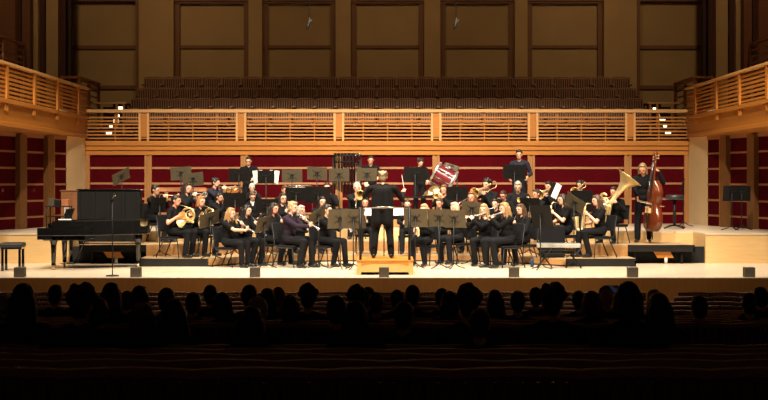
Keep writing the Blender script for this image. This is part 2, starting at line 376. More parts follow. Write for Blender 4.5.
# dark bays, piers and drapes at both sides
for sg, side in ((-1, 'left'), (1, 'right')):
    def XS(px, D): return sg * abs(PX(px, D))
    struct(MB().box((min(XS(66, 39), XS(-160, 39)), 39.6, 3), (max(XS(66, 39), XS(-160, 39)), 39.8, ztopu)).build('wall_bay_' + side, M['darkwall']))
    for a, b, D, key in ((46, 58, 39.3, 'beige2'), (33, 38, 38.8, 'beige'), (22, 30, 38.2, 'brownwood'), (-2, 15, 37.5, 'brownwood'), (-40, -16, 36.5, 'brownwood')):
        x0, x1 = sorted((XS(a, D), XS(b, D)))
        struct(MB().box((x0, D, 3), (x1, D + .3, ztopu)).build('wall_pier_%s_%d' % (side, n_tr), M[key])); n_tr += 1
    for a, b, D in ((58.5, 66, 39.2), (38.5, 45, 39.0), (15.5, 21, 38.0)):
        x0, x1 = sorted((XS(a, D), XS(b, D))); d = MB(); k = 12
        vs = [(x0 + (x1 - x0) * i / k, D + (.04 if i % 2 else -.04), z) for z in (3, ztopu) for i in range(k + 1)]
        d.add(vs + [(x, y + .06, z) for x, y, z in vs], [(i, i + 1, i + k + 2, i + k + 1) for i in range(k)] + [(2 * k + 2 + i + 1, 2 * k + 2 + i, 2 * k + 2 + i + k + 1, 2 * k + 2 + i + k + 2) for i in range(k)], True)
        o = d.build('drape', M['drape']); tag(o, 'tall dark brown drape %s the %s side of the upper wall' % ({58.5: 'nearest the panels on', 38.5: 'in the middle bay on', 15.5: 'above the balcony on'}[a], side), 'curtain', 'drapes beside the upper wall')
# side balconies
for sg, side in ((-1, 'left'), (1, 'right')):
    XB = 8.23
    def bx(m, x0, x1, y0, y1, z0, z1): return m.box((min(sg * x0, sg * x1), y0, z0), (max(sg * x0, sg * x1), y1, z1))
    o = struct(bx(MB(), XB + .02, XB + 4.5, 22, BK, 3.0, 3.58).build('floor_balcony_' + side, M['rail']))
    f = MB(); bx(f, XB - .03, XB + .03, 22, BK - .02, 3.0, 3.1); bx(f, XB - .05, XB + .03, 22, BK - .02, 3.50, 3.60)
    struct(f.build('trim_balcony_' + side, M['rail'], bevel=.01))
    r = empty('balcony_railing', (sg * XB, 22, 3.585)); tag(r, 'honey-wood slatted railing along the front of the %s side balcony' % side, 'railing')
    MB().box((-.07, 0, .735), (.07, BK - 22, .80)).build('handrail', M['railtop'], r, bevel=.01)
    for k in range(7):
        z = .07 + k * .096; MB().box((-.02, 0, z - .026), (.02, BK - 22, z + .026)).build('slat', M['rail'], r)
    ys = [23.1, 25.3, 27.44, 29.58, 31.65, 33.8]
    for y in ys:
        MB().box((-.055, y - 22 - .07, 0.0), (.055, y - 22 + .07, .735)).build('post', M['rail'], r)
        k = MB()
        for dy in (-.08, .08): k.add([(0, y - 22 + dy - .012, .0), (-sg * .03, y - 22 + dy - .012, .0), (-sg * .04, y - 22 + dy - .012, -.20), (0, y - 22 + dy - .012, -.24), (0, y - 22 + dy + .012, .0), (-sg * .03, y - 22 + dy + .012, .0), (-sg * .04, y - 22 + dy + .012, -.20), (0, y - 22 + dy + .012, -.24)],
              [(0, 1, 2, 3), (7, 6, 5, 4), (0, 4, 5, 1), (1, 5, 6, 2), (2, 6, 7, 3), (3, 7, 4, 0)])
        k.lift(-.02).build('bracket', M['rail'], r)
    # stair rail behind the end of the balcony
    s = empty('stair_rail', (sg * 8.46, 34.0, 3.46)); tag(s, 'wooden stair rail behind the end of the %s side balcony' % side, 'railing')
    for k in range(6): z = .25 + k * .18; MB().box((-.03, 0.95, z - .02), (.03, 3.4, z + .02)).build('slat', M['rail'], s); 
    MB().box((-.04, .95, 1.19), (.04, 3.4, 1.25)).build('handrail', M['rail'], s)
    MB().box((min(sg * .0, sg * .5), .92, 1.19), (max(0, sg * .5), 1.0, 1.25)).build('handrail', M['rail'], s)
    for y in (1.0, 2.1, 3.3): MB().box((-.04, y - .04, -.4), (.04, y + .04, 1.2)).build('post', M['rail'], s)
    MB().box((sg * .5 - .04, .92, 0), (sg * .5 + .04, 1.0, 1.2)).build('post', M['rail'], s)
    struct(bx(MB(), XB + .05, XB + 4.5, BK, 38.2, 2.6, 3.3).build('floor_gallery_' + side, M['audfloor']))
    # rail of the tier above
    t = empty('tier_rail', (sg * 9.35, 27, 3.46)); tag(t, 'dim wooden rail on the tier behind the %s side balcony' % side, 'railing')
    for k in range(6): z = .9 + k * .16; MB().box((-.025, 0, z - .025), (.025, 5.7, z + .025)).build('slat', M['brownwood'], t)
    MB().box((-.05, 0, 1.84), (.05, 5.7, 1.9)).build('handrail', M['brownwood'], t)
    MB().tube([(0, 5.65, 1.87), (0, 5.95, 1.6), (0, 6.1, 1.0), (0, 6.1, .01)], .05, 8).build('end_post', M['brownwood'], t)
    for y in (.5, 2.2, 3.9, 5.6): MB().box((-.04, y - .04, 0.005), (.04, y + .04, 1.85)).build('post', M['brownwood'], t)
    # flared stage side wall under the balcony with red panels and doors
    a0, b0 = V((sg * 8.4, 33.3, 0)), V((sg * 10.3, 25.84, 0))
    dr = (b0 - a0).normalized(); nn = V((-dr.y, dr.x, 0)) * sg    # pointing outward from the stage
    if nn.x * sg < 0: nn = -nn
    def wl(m, t0, t1, z0, z1, d0, d1):
        q = [a0 + dr * t0 + nn * d0, a0 + dr * t1 + nn * d0, a0 + dr * t1 + nn * d1, a0 + dr * t0 + nn * d1]
        return m.prism([(p.x, p.y) for p in q], z0, z1)
    struct(wl(MB(), 0, 7.7, Z3, 3.0, .0, .15).build('wall_' + side, M['red']))
    def tx(px):  # distance along the wall seen at a column of the left half
        k = (px - CX) / F * (1 if sg < 0 else -1) * 1; k = -abs(k) * -sg * 1.0
        # solve a0.x + t*dr.x = k*(a0.y + t*dr.y)
        return (k * a0.y - a0.x) / (dr.x - k * dr.y)
    mt = MB()
    for z in (2.54, 2.14, 1.74, 1.33, .93): wl(mt, 0, 7.7, z - .025, z + .025, -.02, .02)
    wl(mt, 0, 7.7, 2.9, 3.0, -.03, .02); struct(mt.build('trim_strips_' + side, M['muntin']))
    ps = MB(); wl(ps, tx(53.2), tx(51.2), Z3, 3.0, -.05, .02); struct(ps.build('trim_narrow_post_' + side, M['post']))
    for i, (c0, c1) in enumerate(((49.3, 43.2), (22, 15), (-14, -22))):
        pm = MB(); wl(pm, tx(c0), tx(c1), Z3, 2.96, -.14, .02); struct(pm.build('trim_post_%s_%d' % (side, i + 1), M['sidepost']))
    for i, (c0, c1) in enumerate(((43.2, 22), (15, -14))):
        d = wl(MB(), tx(c0) + .02, tx(c1) - .02, Z3 + .02, 2.78, -.015, .0).build('door_%d' % (i + 1 + (2 if sg > 0 else 0)), M['red']); struct(d)
        s2 = MB()
        for z in (2.54, 2.14, 1.74, 1.33, .93): wl(s2, tx(c0) + .03, tx(c1) - .03, z - .02, z + .02, -.03, -.015)
        s2.build('door_strips', M['muntin'], d)
        tt = tx(33) if i == 0 else tx(1.5)
        wl(MB(), tt - .05, tt + .05, 1.56, 1.64, -.04, -.015).build('push_plate', M['chrome'], d)
    # cream pier between side wall and terrace
    q = [(sg * 8.4, 33.3), (sg * 8.26, BK - .15), (sg * 8.26, BK + .2), (sg * 8.8, BK + .2), (sg * 8.8, 33.3)]
    struct(MB().prism(q, Z3, PZ(112, BK)).build('wall_pier_cream_' + side, M['cream']))
# hanging microphones
for px, nm in ((309, 'left'), (456, 'right')):
    D = 29.0; q = P(px, 24, D)
    h = empty('hanging_microphone', q); tag(h, 'tiny black microphone hanging on a cable before the upper wall, %s one' % nm, 'microphone')
    MB().tube([(0, 0, .15), (0, 0, 13.5 - q.z)], .009, 5).build('cable', M['blackmetal'], h)
    MB().tube([(-.05, 0, -.13), (-.02, 0, -.05), (.0, 0, .02), (.02, 0, .15)], [.01, .035, .02, .012], 8).build('capsule', M['blackmetal'], h)
    MB().tube([(.07, 0, .09), (-.02, 0, .0)], .02, 6).build('clip', M['blackmetal'], h)
# ================================================================== PEOPLE
SKN, TOP, BOT, SHO, EYE, LIP, COLR = range(7)
class Fig:
    def __init__(s): s.pr = []
    def cap(s, a, ra, b, rb, m, n=10): s.pr.append(('c', V(a), ra, V(b), rb, m, n))
    def ell(s, c, r, m, rot=None): s.pr.append(('e', V(c), r, rot, m))
    def raw(s, voxel, smooth=3):
        mb = MB()
        for p in s.pr:
            if p[0] == 'c':
                _, a, ra, b, rb, m, n = p
                d = (b - a); L = d.length; d = d.normalized() if L > 1e-6 else V((0, 0, 1))
                pts = [a - d * ra, a - d * ra * .8, a - d * ra * .45, a, b, b + d * rb * .45, b + d * rb * .8, b + d * rb]
                mb.tube(pts, [ra * .05, ra * .6, ra * .89, ra, rb, rb * .89, rb * .6, rb * .05], n)
            else:
                mb.ell(p[1], p[2], 14, 10, p[3])
        o = mb.build('raw', [])
        r = o.modifiers.new('r', 'REMESH'); r.mode = 'VOXEL'; r.voxel_size = voxel; r.use_smooth_shade = True
        sm = o.modifiers.new('s', 'SMOOTH'); sm.factor = .5; sm.iterations = smooth
        return o
    def assign(s, me):
        n = len(me.polygons); c = np.empty(n * 3, np.float32); me.polygons.foreach_get('center', c); c = c.reshape(-1, 3)
        best = np.full(n, 1e9); idx = np.zeros(n, np.int32)
        for p in s.pr:
            if p[0] == 'c':
                _, a, ra, b, rb, m, _n = p
                a_, b_ = np.array(a), np.array(b); ab = b_ - a_
                t = np.clip(((c - a_) @ ab) / max(ab @ ab, 1e-9), 0, 1)
                d = np.linalg.norm(c - (a_ + t[:, None] * ab), axis=1) - (ra + (rb - ra) * t)
            else:
                _, ce, r, rot, m = p
                q = c - np.array(ce)
                if rot is not None: q = q @ np.array(rot)
                d = (np.linalg.norm(q / np.array(r), axis=1) - 1) * min(r)
            if m == LIP: d = d - .002
            w = d < best; best[w] = d[w]; idx[w] = m
        me.polygons.foreach_set('material_index', idx); me.update()
QUEUE = []       # (fig, raw object, final object, materials)
def flush():
    dg = bpy.context.evaluated_depsgraph_get(); dg.update()
    out = []
    for fig, raw, fin, mats, mono in QUEUE:
        out.append(bpy.data.meshes.new_from_object(raw.evaluated_get(dg)))
    for (fig, raw, fin, mats, mono), me in zip(QUEUE, out):
        me.materials.clear()
        for m in mats: me.materials.append(m)
        if not mono: fig.assign(me)
        me.polygons.foreach_set('use_smooth', [True] * len(me.polygons))
        for f in fin: f.data = me
        rm = raw.data; bpy.data.objects.remove(raw); bpy.data.meshes.remove(rm)
    QUEUE.clear()

def ik(S, Wr, l1, l2, pole):
    d = Wr - S; L = d.length
    if L > (l1 + l2) * .995: Wr = S + d * ((l1 + l2) * .995 / L); d = Wr - S; L = d.length
    u = d / L; a = (l1 * l1 - l2 * l2 + L * L) / (2 * L); h = math.sqrt(max(l1 * l1 - a * a, 0))
    p = V(pole) - u * V(pole).dot(u); p = p.normalized() if p.length > 1e-5 else u.orthogonal()
    return S + u * a + p * h, Wr
def hand(f, w, d, n, curl=.9, thumb=1):
    d = d.normalized(); n = (n - d * n.dot(d)).normalized(); s = d.cross(n) * thumb
    for k in (-1.1, 0, 1.1): f.cap(w, .022, w + d * .075 + s * k * .021, .0155, SKN, 8)
    for i, ln in enumerate((.036, .042, .04, .031)):
        b = w + d * .085 + s * ((1.5 - i) * .021)
        d1 = (d * math.cos(curl * .6) + n * math.sin(curl * .6)); d2 = (d * math.cos(curl * 1.7) + n * math.sin(curl * 1.7))
        k = b + d1 * ln; f.cap(b - d * .02, .0105, k, .010, SKN, 6); f.cap(k, .010, k + d2 * ln * .85, .009, SKN, 6)
    t0 = w + d * .03 + s * .026; t1 = t0 + (d * .55 + s * .7 + n * .35).normalized() * .04
    f.cap(t0, .0125, t1, .011, SKN, 6); f.cap(t1, .011, t1 + (d * .8 + n * .5).normalized() * .03, .0095, SKN, 6)

LEAN, HPITCH = .08, .06
def body(pose='sit', female=False, sleeve='long', hands=None, lean=LEAN, pitch=HPITCH, yaw=0.0, seed=0, legs=None, jacket=False, collar=False, wide=1.0, face=True):
    """hands: ((grip, dir, palm normal) for the right (-x) and the left (+x) hand) in local coordinates; returns Fig and the head matrix"""
    rg = random.Random(seed); f = Fig()
    hz = .54 if pose == 'sit' else .92
    dz = hz - .54
    U = Matrix.Translation((0, 0, hz)) @ Matrix.Rotation(lean, 4, 'X') @ Matrix.Translation((0, 0, -.54))
    def u(x, y, z): return U @ V((x, y, z))
    k = .93 if female else 1.0
    k *= wide
    rotU = Matrix.Rotation(lean, 3, 'X')
    f.ell(u(0, .01, .58), (.175 * wide, .135 * wide, .125), BOT if not jacket else TOP, rotU)
    f.ell(u(0, 0, .70), (.152 * k, .120 * wide, .15), TOP, rotU)
    f.ell(u(0, 0, .86), (.176 * k, .122 * wide, .18), TOP, rotU)
    if female: f.ell(u(0, -.075, .87), (.12, .06, .07), TOP, rotU)
    sx = .168 * k
    f.cap(u(-sx * .9, .01, .985), .062, u(sx * .9, .01, .985), .062, TOP)
    f.cap(u(-sx * .45, .01, 1.02), .055, u(sx * .45, .01, 1.02), .055, TOP)
    f.cap(u(0, .005, 1.03), .052, u(0, -.012, 1.12), .048, SKN)
    if collar: f.cap(u(0, -.005, 1.035), .06, u(0, -.012, 1.06), .058, COLR); f.cap(u(0, -.11, .97), .02, u(0, -.06, 1.04), .03, COLR)
    H = Matrix.Translation(u(0, -.012, 1.11)) @ Matrix.Rotation(yaw, 4, 'Z') @ Matrix.Rotation(pitch + lean * .5, 4, 'X') @ Matrix.Translation((0, -.018, .09))
    def h(x, y, z): return H @ V((x, y, z))
    rh = H.to_3x3()
    f.ell(h(0, 0, .012), (.076, .096, .108), SKN, rh); f.ell(h(0, -.03, -.055), (.056, .06, .06), SKN, rh)
    if face:
        f.cap(h(0, -.094, .012), .009, h(0, -.106, -.022), .0115, SKN, 8)
        for s in (-1, 1):
            f.ell(h(s * .031, -.085, .012), (.011, .0105, .0075), EYE, rh); f.ell(h(s * .03, -.085, .03), (.02, .011, .007), SKN, rh)
        f.ell(h(0, -.082, -.056), (.025, .011, .009), LIP, rh)
    for s in (-1, 1): f.ell(h(s * .077, .012, -.004), (.012, .022, .031), SKN, rh)
    # arms
    for i, s in enumerate((-1, 1)):
        S = u(s * (sx + .022), .012, .975)
        if hands and hands[i]:
            g, d, n = hands[i]; d = V(d).normalized(); Wt = V(g) - d * .08
            pole = V((s * .75, .25, -1.0)) if pose == 'sit' else V((s * .35, .2, -1.0))
        else:
            d = V((-s * .25, -.9, -.25)).normalized(); n = V((0, 0, -1)); Wt = V((s * .14, -.22, .63 + dz)) if pose == 'sit' else V((s * .25, -.05, .80)); 
            if pose != 'sit': d = V((0, -.2, -1)).normalized(); n = V((-s, 0, 0))
            pole = V((s, .4, -.6))
        l1, l2 = .285, .25
        E, Wt = ik(S, Wt, l1, l2, pole)
        if sleeve == 'long':
            f.cap(S, .062, E, .052, TOP); f.cap(E, .052, E + (Wt - E) * .93, .041, TOP)
        else:
            q = S + (E - S) * .62
            f.cap(S, .058, q, .056, TOP); f.cap(q, .043, E, .038, SKN); f.cap(E, .038, Wt, .027, SKN)
        f.cap(E + (Wt - E) * .85, .027, Wt, .026, SKN)
        hand(f, Wt, d, V(n), thumb=-s)
    # legs
    if pose == 'sit':
        for s in (-1, 1):
            kx = s * (.10 + rg.uniform(0, .05)); ky = -.43; fy = -.40 + rg.uniform(-.07, .10); ax = kx + s * rg.uniform(-.02, .03)
            if legs: kx, ky, ax, fy = legs[0 if s < 0 else 1]
            K = V((kx, ky, .535)); A = V((ax, fy, .10))
            f.cap((s * .085, -.01, .545), .094 * wide, K, .072, BOT); f.cap(K, .070, A, .060, BOT)
            f.cap(A + V((0, .035, -.05)), .042, A + V((s * .015, -.14, -.062)), .034, SHO)
    else:
        for s in (-1, 1):
            kx = s * .11; A = V((s * .125, .02, .10)); K = V((kx, -.01, .50))
            if legs: A = V((legs[0 if s < 0 else 1], .02, .10)); K = V(((kx + A.x) / 2, -.01, .50))
            f.cap((s * .088, 0, .90), .098 * wide, K, .078, BOT); f.cap(K, .076, A, .066, BOT)
            f.cap(A + V((0, .035, -.05)), .042, A + V((s * .02, -.15, -.062)), .034, SHO)
        if jacket:
            for s in (-1, 1): f.cap((s * .085, .02, 1.15), .135, (s * .095, .035, .74), .125, TOP); f.cap((s * .06, .05, 1.3), .12, (s * .10, .06, .72), .115, TOP)
    return f, H
def hair_fig(style, H, seed=0):
    rg = random.Random(seed); f = Fig(); rh = H.to_3x3()
    def h(x, y, z): return H @ V((x, y, z))
    f.ell(h(0, .018, .028), (.085, .10, .105), 0, rh); f.ell(h(0, -.042, .092), (.06, .048, .033), 0, rh); f.ell(h(0, .055, -.03), (.07, .06, .08), 0, rh)
    if style in ('long', 'longer'):
        b = -.25 if style == 'long' else -.36
        f.cap(h(0, .045, -.01), .085, h(0, .085, b * .6), .078, 0); f.cap(h(0, .085, b * .6), .078, h(0, .10, b), .055, 0)
        for s in (-1, 1): f.cap(h(s * .068, .005, .02), .03, h(s * .092, .0, b * .85), .027, 0); f.cap(h(s * .06, .07, .0), .04, h(s * .085, .08, b), .035, 0)
    elif style == 'wide':          # long hair spreading over the shoulders
        f.cap(h(0, .04, 0), .09, h(0, .09, -.2), .11, 0)
        for s in (-1, 1): f.cap(h(s * .05, .06, 0), .06, h(s * .13, .09, -.36), .07, 0); f.cap(h(s * .068, .005, .02), .032, h(s * .11, .02, -.25), .04, 0)
    elif style == 'bob':
        f.cap(h(0, .04, -.01), .085, h(0, .06, -.1), .075, 0)
        for s in (-1, 1): f.cap(h(s * .068, .01, .02), .032, h(s * .08, .0, -.1), .03, 0)
    elif style == 'bun': f.ell(h(0, .125, .035), (.045, .042, .042), 0)
    elif style == 'pony': f.cap(h(0, .10, .035), .032, h(0, .15, -.03), .04, 0); f.cap(h(0, .15, -.03), .04, h(0, .14, -.2), .018, 0)
    elif style == 'curly':
        for i in range(26):
            a = rg.uniform(0, 6.28); t = rg.uniform(-.25, 1); r = math.sqrt(max(0, 1 - t * t)) if t > 0 else 1
            y = .02 + .095 * r * math.sin(a)
            if y < -.03 and t < .6: continue
            f.ell(h(.085 * r * math.cos(a), y, .03 + .105 * t), (.034, .034, .034), 0)
    elif style == 'tousled':
        for i in range(12): a = i * .52; f.ell(h(.07 * math.cos(a), .02 + .08 * math.sin(a), .06 + .03 * math.sin(a * 3)), (.035, .035, .03), 0)
    return f
MATSLOT = lambda sk, top, bot='t': [SKIN[sk], CLOTH[top], CLOTH[bot], M['shoe'], M['eye'], M['lip'], CLOTH['w']]
def person(loc, rz, sc, label, hairspec, skin='f', top='k', glasses=False, voxel=.0085, group=None, **kw):
    seed = kw.setdefault('seed', random.randrange(10 ** 6))
    f, H = body(**kw)
    o = bpy.data.objects.new('person', bpy.data.meshes.new('person')); COL.objects.link(o)
    o.location = loc; o.rotation_euler = (0, 0, rz); o.scale = (sc,) * 3
    tag(o, label, 'person', group)
    QUEUE.append((f, f.raw(voxel), [o], MATSLOT(skin, top), False))
    ho = bpy.data.objects.new('hair', bpy.data.meshes.new('hair')); COL.objects.link(ho); ho.parent = o
    hf = hair_fig(hairspec[0], H, seed); QUEUE.append((hf, hf.raw(.010, 2), [ho], [HAIR[hairspec[1]]], True))
    if glasses:
        g = MB()
        for s in (-1, 1): g.tube([H @ p for p in arc((s * .033, -.105, .012), (1, 0, 0), (0, 0, 1), .023, 0, 6.29, 14)], .0028, 5); g.tube([H @ V((s * .056, -.102, .016)), H @ V((s * .084, .0, .02))], .0025, 5)
        g.tube([H @ V((-.011, -.107, .016)), H @ V((.011, -.107, .016))], .0025, 5); g.build('glasses', M['blackmetal'], o)
    return o, H

# ================================================================== INSTRUMENTS, built in the player's own frame (player faces -y)
MO = V((0, -.175, 1.105))
ICACHE = {}
def CDIR(kind): return V((0, -.84, -.55) if kind == 'glare_clarinet' else (0, -.66, -.75)).normalized()
def bellprof(p0, d, L, r0, r1, n=9, pw=2.6):
    d = V(d).normalized(); p0 = V(p0)
    return [p0 + d * L * i / n for i in range(n + 1)], [r0 + (r1 - r0) * (i / n) ** pw for i in range(n + 1)]
def bell(mb, p0, d, L, r0, r1, n=20, pw=2.6, base=()):
    pts, rad = bellprof(p0, d, L, r0, r1, 10, pw)
    mb.tube(list(base) + pts, [r0] * len(base) + rad, n, cap=False)
    pts2 = [p + V(d).normalized() * -.002 for p in pts]; mb.tube(pts2[::-1], [r * .97 for r in rad[::-1]], n, cap=False)
    dd = V(d).normalized(); a = dd.orthogonal().normalized(); mb.tube(arc(pts[-1], a, dd.cross(a), r1, 0, 2 * math.pi, n), .006, 5, cap=False)
def make_inst(kind):
    """list of (part name, mesh builder, material, parent index)"""
    m = MO.copy(); out = []
    def part(n, mb, ma, par=None): out.append((n, mb.mesh(n, ma), par)); return len(out) - 1
    if kind in ('clarinet', 'glare_clarinet', 'oboe'):
        c = CDIR(kind); me = M['ebony'] if kind != 'glare_clarinet' else M['silver']  # silver body stands in for glare on a black clarinet
        t = MB(); t.tube([m + c * .07, m + c * .10, m + c * .13, m + c * .5], [.012, .0145, .0125, .0135], 10); part('body', t, me)
        t = MB(); t.tube([m + c * .5, m + c * .55, m + c * .6, m + c * .62], [.0135, .018, .028, .034], 12); part('bell', t, me)
        t = MB(); t.tube([m, m + c * .03, m + c * .07], [.004, .010, .011], 8); part('mouthpiece', t, M['ebony'])
        t = MB(); s = V((0, -.75, .66))
        for k in range(9): t.cbox(m + c * (.16 + .037 * k) + s * .015, (.016, .012, .012))
        t.tube([m + c * .15 + V((.013, 0, 0)), m + c * .48 + V((.013, 0, 0))], .004, 5); part('keys', t, M['silver'])
    elif kind == 'flute':
        d = V((-.96, -.10, -.22)).normalized(); a = m + V((.10, -.012, .02)); 
        t = MB(); t.tube([a, a + d * .67], .0105, 10); part('body', t, M['silver'])
        t = MB(); t.ell(m + V((0, -.005, .0)), (.018, .014, .007)); part('lip_plate', t, M['silver'])
        t = MB()
        for k in range(11): q = a + d * (.27 + .034 * k); t.tube([q + V((0, -.008, .012)), q + V((0, -.010, .017))], .0095, 8)
        t.tube([a + d * .25 + V((0, -.016, .004)), a + d * .66 + V((0, -.016, .004))], .0035, 5); part('keys', t, M['silver'])
    elif kind in ('trumpet', 'silver_trumpet'):
        d = V((0, -1, -.10)).normalized(); me = M['brass'] if kind == 'trumpet' else M['silver']; up = V((0, -.1, .99))
        t = MB(); t.tube([m, m + d * .32] + arc(m + d * .32 - up * .055, up, d, .055, 0, math.pi, 8) + [m + d * .06 - up * .11], .0065, 8)
        t.tube(arc(m + d * .06 - up * .055 + V((.012, 0, 0)), -up, -d, .055, 0, math.pi, 8) + [m + d * .25 + V((.012, 0, 0))], .0065, 8); i = part('tubing', t, me)
        t = MB(); bell(t, m + d * .22 + V((.012, 0, 0)), d, .27, .008, .062); part('bell', t, me)
        t = MB(); t.tube([m + d * -.0, m + d * .02], [.012, .005], 8); part('mouthpiece', t, M['silver'])
        for k in range(3):
            t = MB(); q = m + d * (.15 + .032 * k); t.tube([q - up * .15, q + up * .02], .0125, 10); t.tube([q + up * .02, q + up * .05], .004, 6); t.tube([q + up * .05, q + up * .055], .010, 8); part('valve', t, me)
    elif kind == 'horn':
        c = V((-.03, -.37, .90)); u, w = V((0, 1, 0)), V((0, 0, 1))
        t = MB(); t.tube([m, m + V((0, -.12, -.03)), c + V((.02, -.13, .11))], [.005, .006, .007], 6)
        t.tube(arc(c, u, w, .15, .4, 6.2, 24), [.008 + .012 * i / 24 for i in range(25)], 8); t.tube(arc(c + V((.025, 0, 0)), u, w, .13, 0, 6.0, 22), .009, 8); t.tube(arc(c + V((.045, -.02, .0)), u, w, .085, 0, 6.2, 18), .008, 7)
        t.tube(arc(c + V((.05, -.05, .03)), u, w, .05, 0, 6.2, 14), .007, 6); part('coiled_tubing', t, M['brass'])
        t = MB(); bell(t, c + V((.03, -.04, -.13)), (-.88, .42, .18), .24, .03, .16, 24, base=[c + V((.04, -.11, -.16))]); part('bell', t, M['brass'])
        for k in range(3): t = MB(); q = c + V((.05, -.06 + .04 * k, .02)); t.tube([q, q + V((.05, 0, 0))], .018, 10); part('valve', t, M['silver'])
    elif kind == 'trombone':
        d = V((0, -.93, -.28)).normalized(); up = V((0, -.28, .93)); b = V((.09, 0, .0))
        t = MB()
        for s in (0, 1): t.tube([m + d * .02 - up * .075 * s, m + d * .6 - up * .075 * s], .0065, 8)
        t.tube([m + d * .10, m + d * .10 - up * .075], .005, 6); part('inner_slide', t, M['silver'])
        t = MB(); t.tube([m + d * .42, m + d * 1.0] + arc(m + d * 1.0 - up * .0375, up, d, .0375, 0, math.pi, 8) + [m + d * .42 - up * .075], .009, 8); t.tube([m + d * .45, m + d * .45 - up * .075], .006, 6); part('slide', t, M['silver'])
        t = MB(); q = m - up * .075 + d * .04
        t.tube([q, m - d * .32 + b * .3 - up * .075] + arc(m - d * .32 + b * .6 + up * .0, -up, -d, .075, 0, math.pi, 10) + [m - d * .1 + b + up * .075], [.008] * 2 + [.009] * 11 + [.010], 8); part('bell_tubing', t, M['brass'])
        t = MB(); bell(t, m - d * .1 + b + up * .075, d, .62, .012, .11, 22, 3.4); part('bell', t, M['brass'])
        t = MB(); t.tube([m, m + d * .03], [.016, .006], 8); part('mouthpiece', t, M['silver'])
    elif kind in ('sax', 'tenor_sax'):
        k = 1.0 if kind == 'sax' else 1.15
        t = MB(); n0 = m + V((0, -.05, .025)); n1 = m + V((0, -.12, .03)); n2 = m + V((-.01, -.165, -.03)); b1 = V((-.10, -.36, .62)); 
        path = [n2, n2.lerp(b1, .33), n2.lerp(b1, .66), b1]; U1 = [b1 + V((-.005, -.03, -.06)), b1 + V((-.01, -.085, -.065)), b1 + V((-.015, -.125, -.01))]
        t.tube(path + U1, [.014, .02, .027, .033, .037, .04, .044], 12); i = part('body', t, M['brass'])
        t = MB(); bell(t, U1[-1], (-.05, -.12, 1), .24, .044, .075 * k, 18, 2.0); part('bell', t, M['brass'])
        t = MB(); t.tube([n0, n1, n1 + V((0, -.03, -.01)), n2], [.007, .010, .012, .014], 8); part('neck', t, M['brass'])
        t = MB(); t.tube([m, n0 + V((0, .0, 0))], [.006, .011], 8); part('mouthpiece', t, M['ebony'])
        t = MB()
        for q in range(9): p = n2.lerp(b1, .12 + .1 * q) + V((0, -.03, .0)); t.tube([p, p + V((0, -.012, 0))], .016, 8)
        t.tube([n2.lerp(b1, .1) + V((.022, -.02, 0)), n2.lerp(b1, .95) + V((.036, -.02, 0))], .004, 5); part('keys', t, M['brass'])
    elif kind == 'tuba':
        c = V((.02, -.34, .92)); u, w = V((1, 0, .25)).normalized(), V((-.25, 0, 1)).normalized()
        bd = V((.48, .36, .80)).normalized()
        t = MB(); p0 = c + V((.02, .02, .0)); bell(t, p0, bd, .76, .060, .31, 30, 4.2, base=[c + V((-.03, .0, -.3))]); part('bell', t, M['brass'])
        t = MB(); q0 = c + V((-.03, 0, -.3)); t.tube(arc(c + V((-.11, 0, -.30)), V((1, 0, 0)), V((0, 0, -1)), .085, 0, math.pi, 10) + [c + V((-.19, 0, .1))] + arc(c + V((-.11, -.02, .15)), V((-1, 0, 0)), V((0, 0, 1)), .085, 0, 2.6, 8), [.06 - .0017 * i for i in range(21)], 12); part('bow', t, M['brass'])
        t = MB()
        for r, y in ((.15, -.08), (.115, -.10), (.08, -.085)): t.tube(arc(c + V((-.06, y, -.05)), u, w * 1.35, r, 0, 6.28, 20), .013, 8)
        t.tube([m, m + V((-.03, -.08, -.04)), c + V((-.1, -.06, .12))], [.006, .009, .011], 8); part('coiled_tubing', t, M['brass'])
        for k in range(3): t = MB(); q = c + V((-.10 + .05 * k, -.115, -.02)); t.tube([q + V((0, 0, -.12)), q + V((0, 0, .05))], .02, 10); part('valve', t, M['silver'])
    elif kind == 'euphonium':
        c = V((.0, -.30, .86)); bd = V((.25, -.1, 1)).normalized()
        t = MB(); bell(t, c + V((.02, .02, -.05)), bd, .52, .04, .14, 22, 2.6, base=[c + V((.0, .0, -.24))]); part('bell', t, M['brass'])
        t = MB(); t.tube(arc(c + V((-.07, 0, -.24)), V((1, 0, 0)), V((0, 0, -1)), .07, 0, math.pi, 10) + [c + V((-.14, 0, .12))], .035, 10); t.tube(arc(c + V((-.05, -.06, -.03)), V((1, 0, 0)), V((0, 0, 1)), .10, 0, 6.28, 18), .011, 7); t.tube([m, m + V((-.03, -.06, -.06)), c + V((-.1, -.05, .1))], .008, 6); part('coiled_tubing', t, M['brass'])
        for k in range(3): t = MB(); q = c + V((-.06 + .045 * k, -.09, 0)); t.tube([q - V((0, 0, .1)), q + V((0, 0, .06))], .016, 8); part('valve', t, M['silver'])
    return out
def instrument(kind, loc, rz, sc, label, cat):
    if kind not in ICACHE: ICACHE[kind] = make_inst(kind)
    nm = {'glare_clarinet': 'clarinet', 'silver_trumpet': 'trumpet', 'horn': 'french_horn', 'sax': 'saxophone', 'tenor_sax': 'saxophone'}.get(kind, kind)
    r = empty(nm, loc, rz, sc); tag(r, label, cat)
    for n, me, par in ICACHE[kind]:
        o = bpy.data.objects.new(n, me); COL.objects.link(o); o.parent = r
    return r
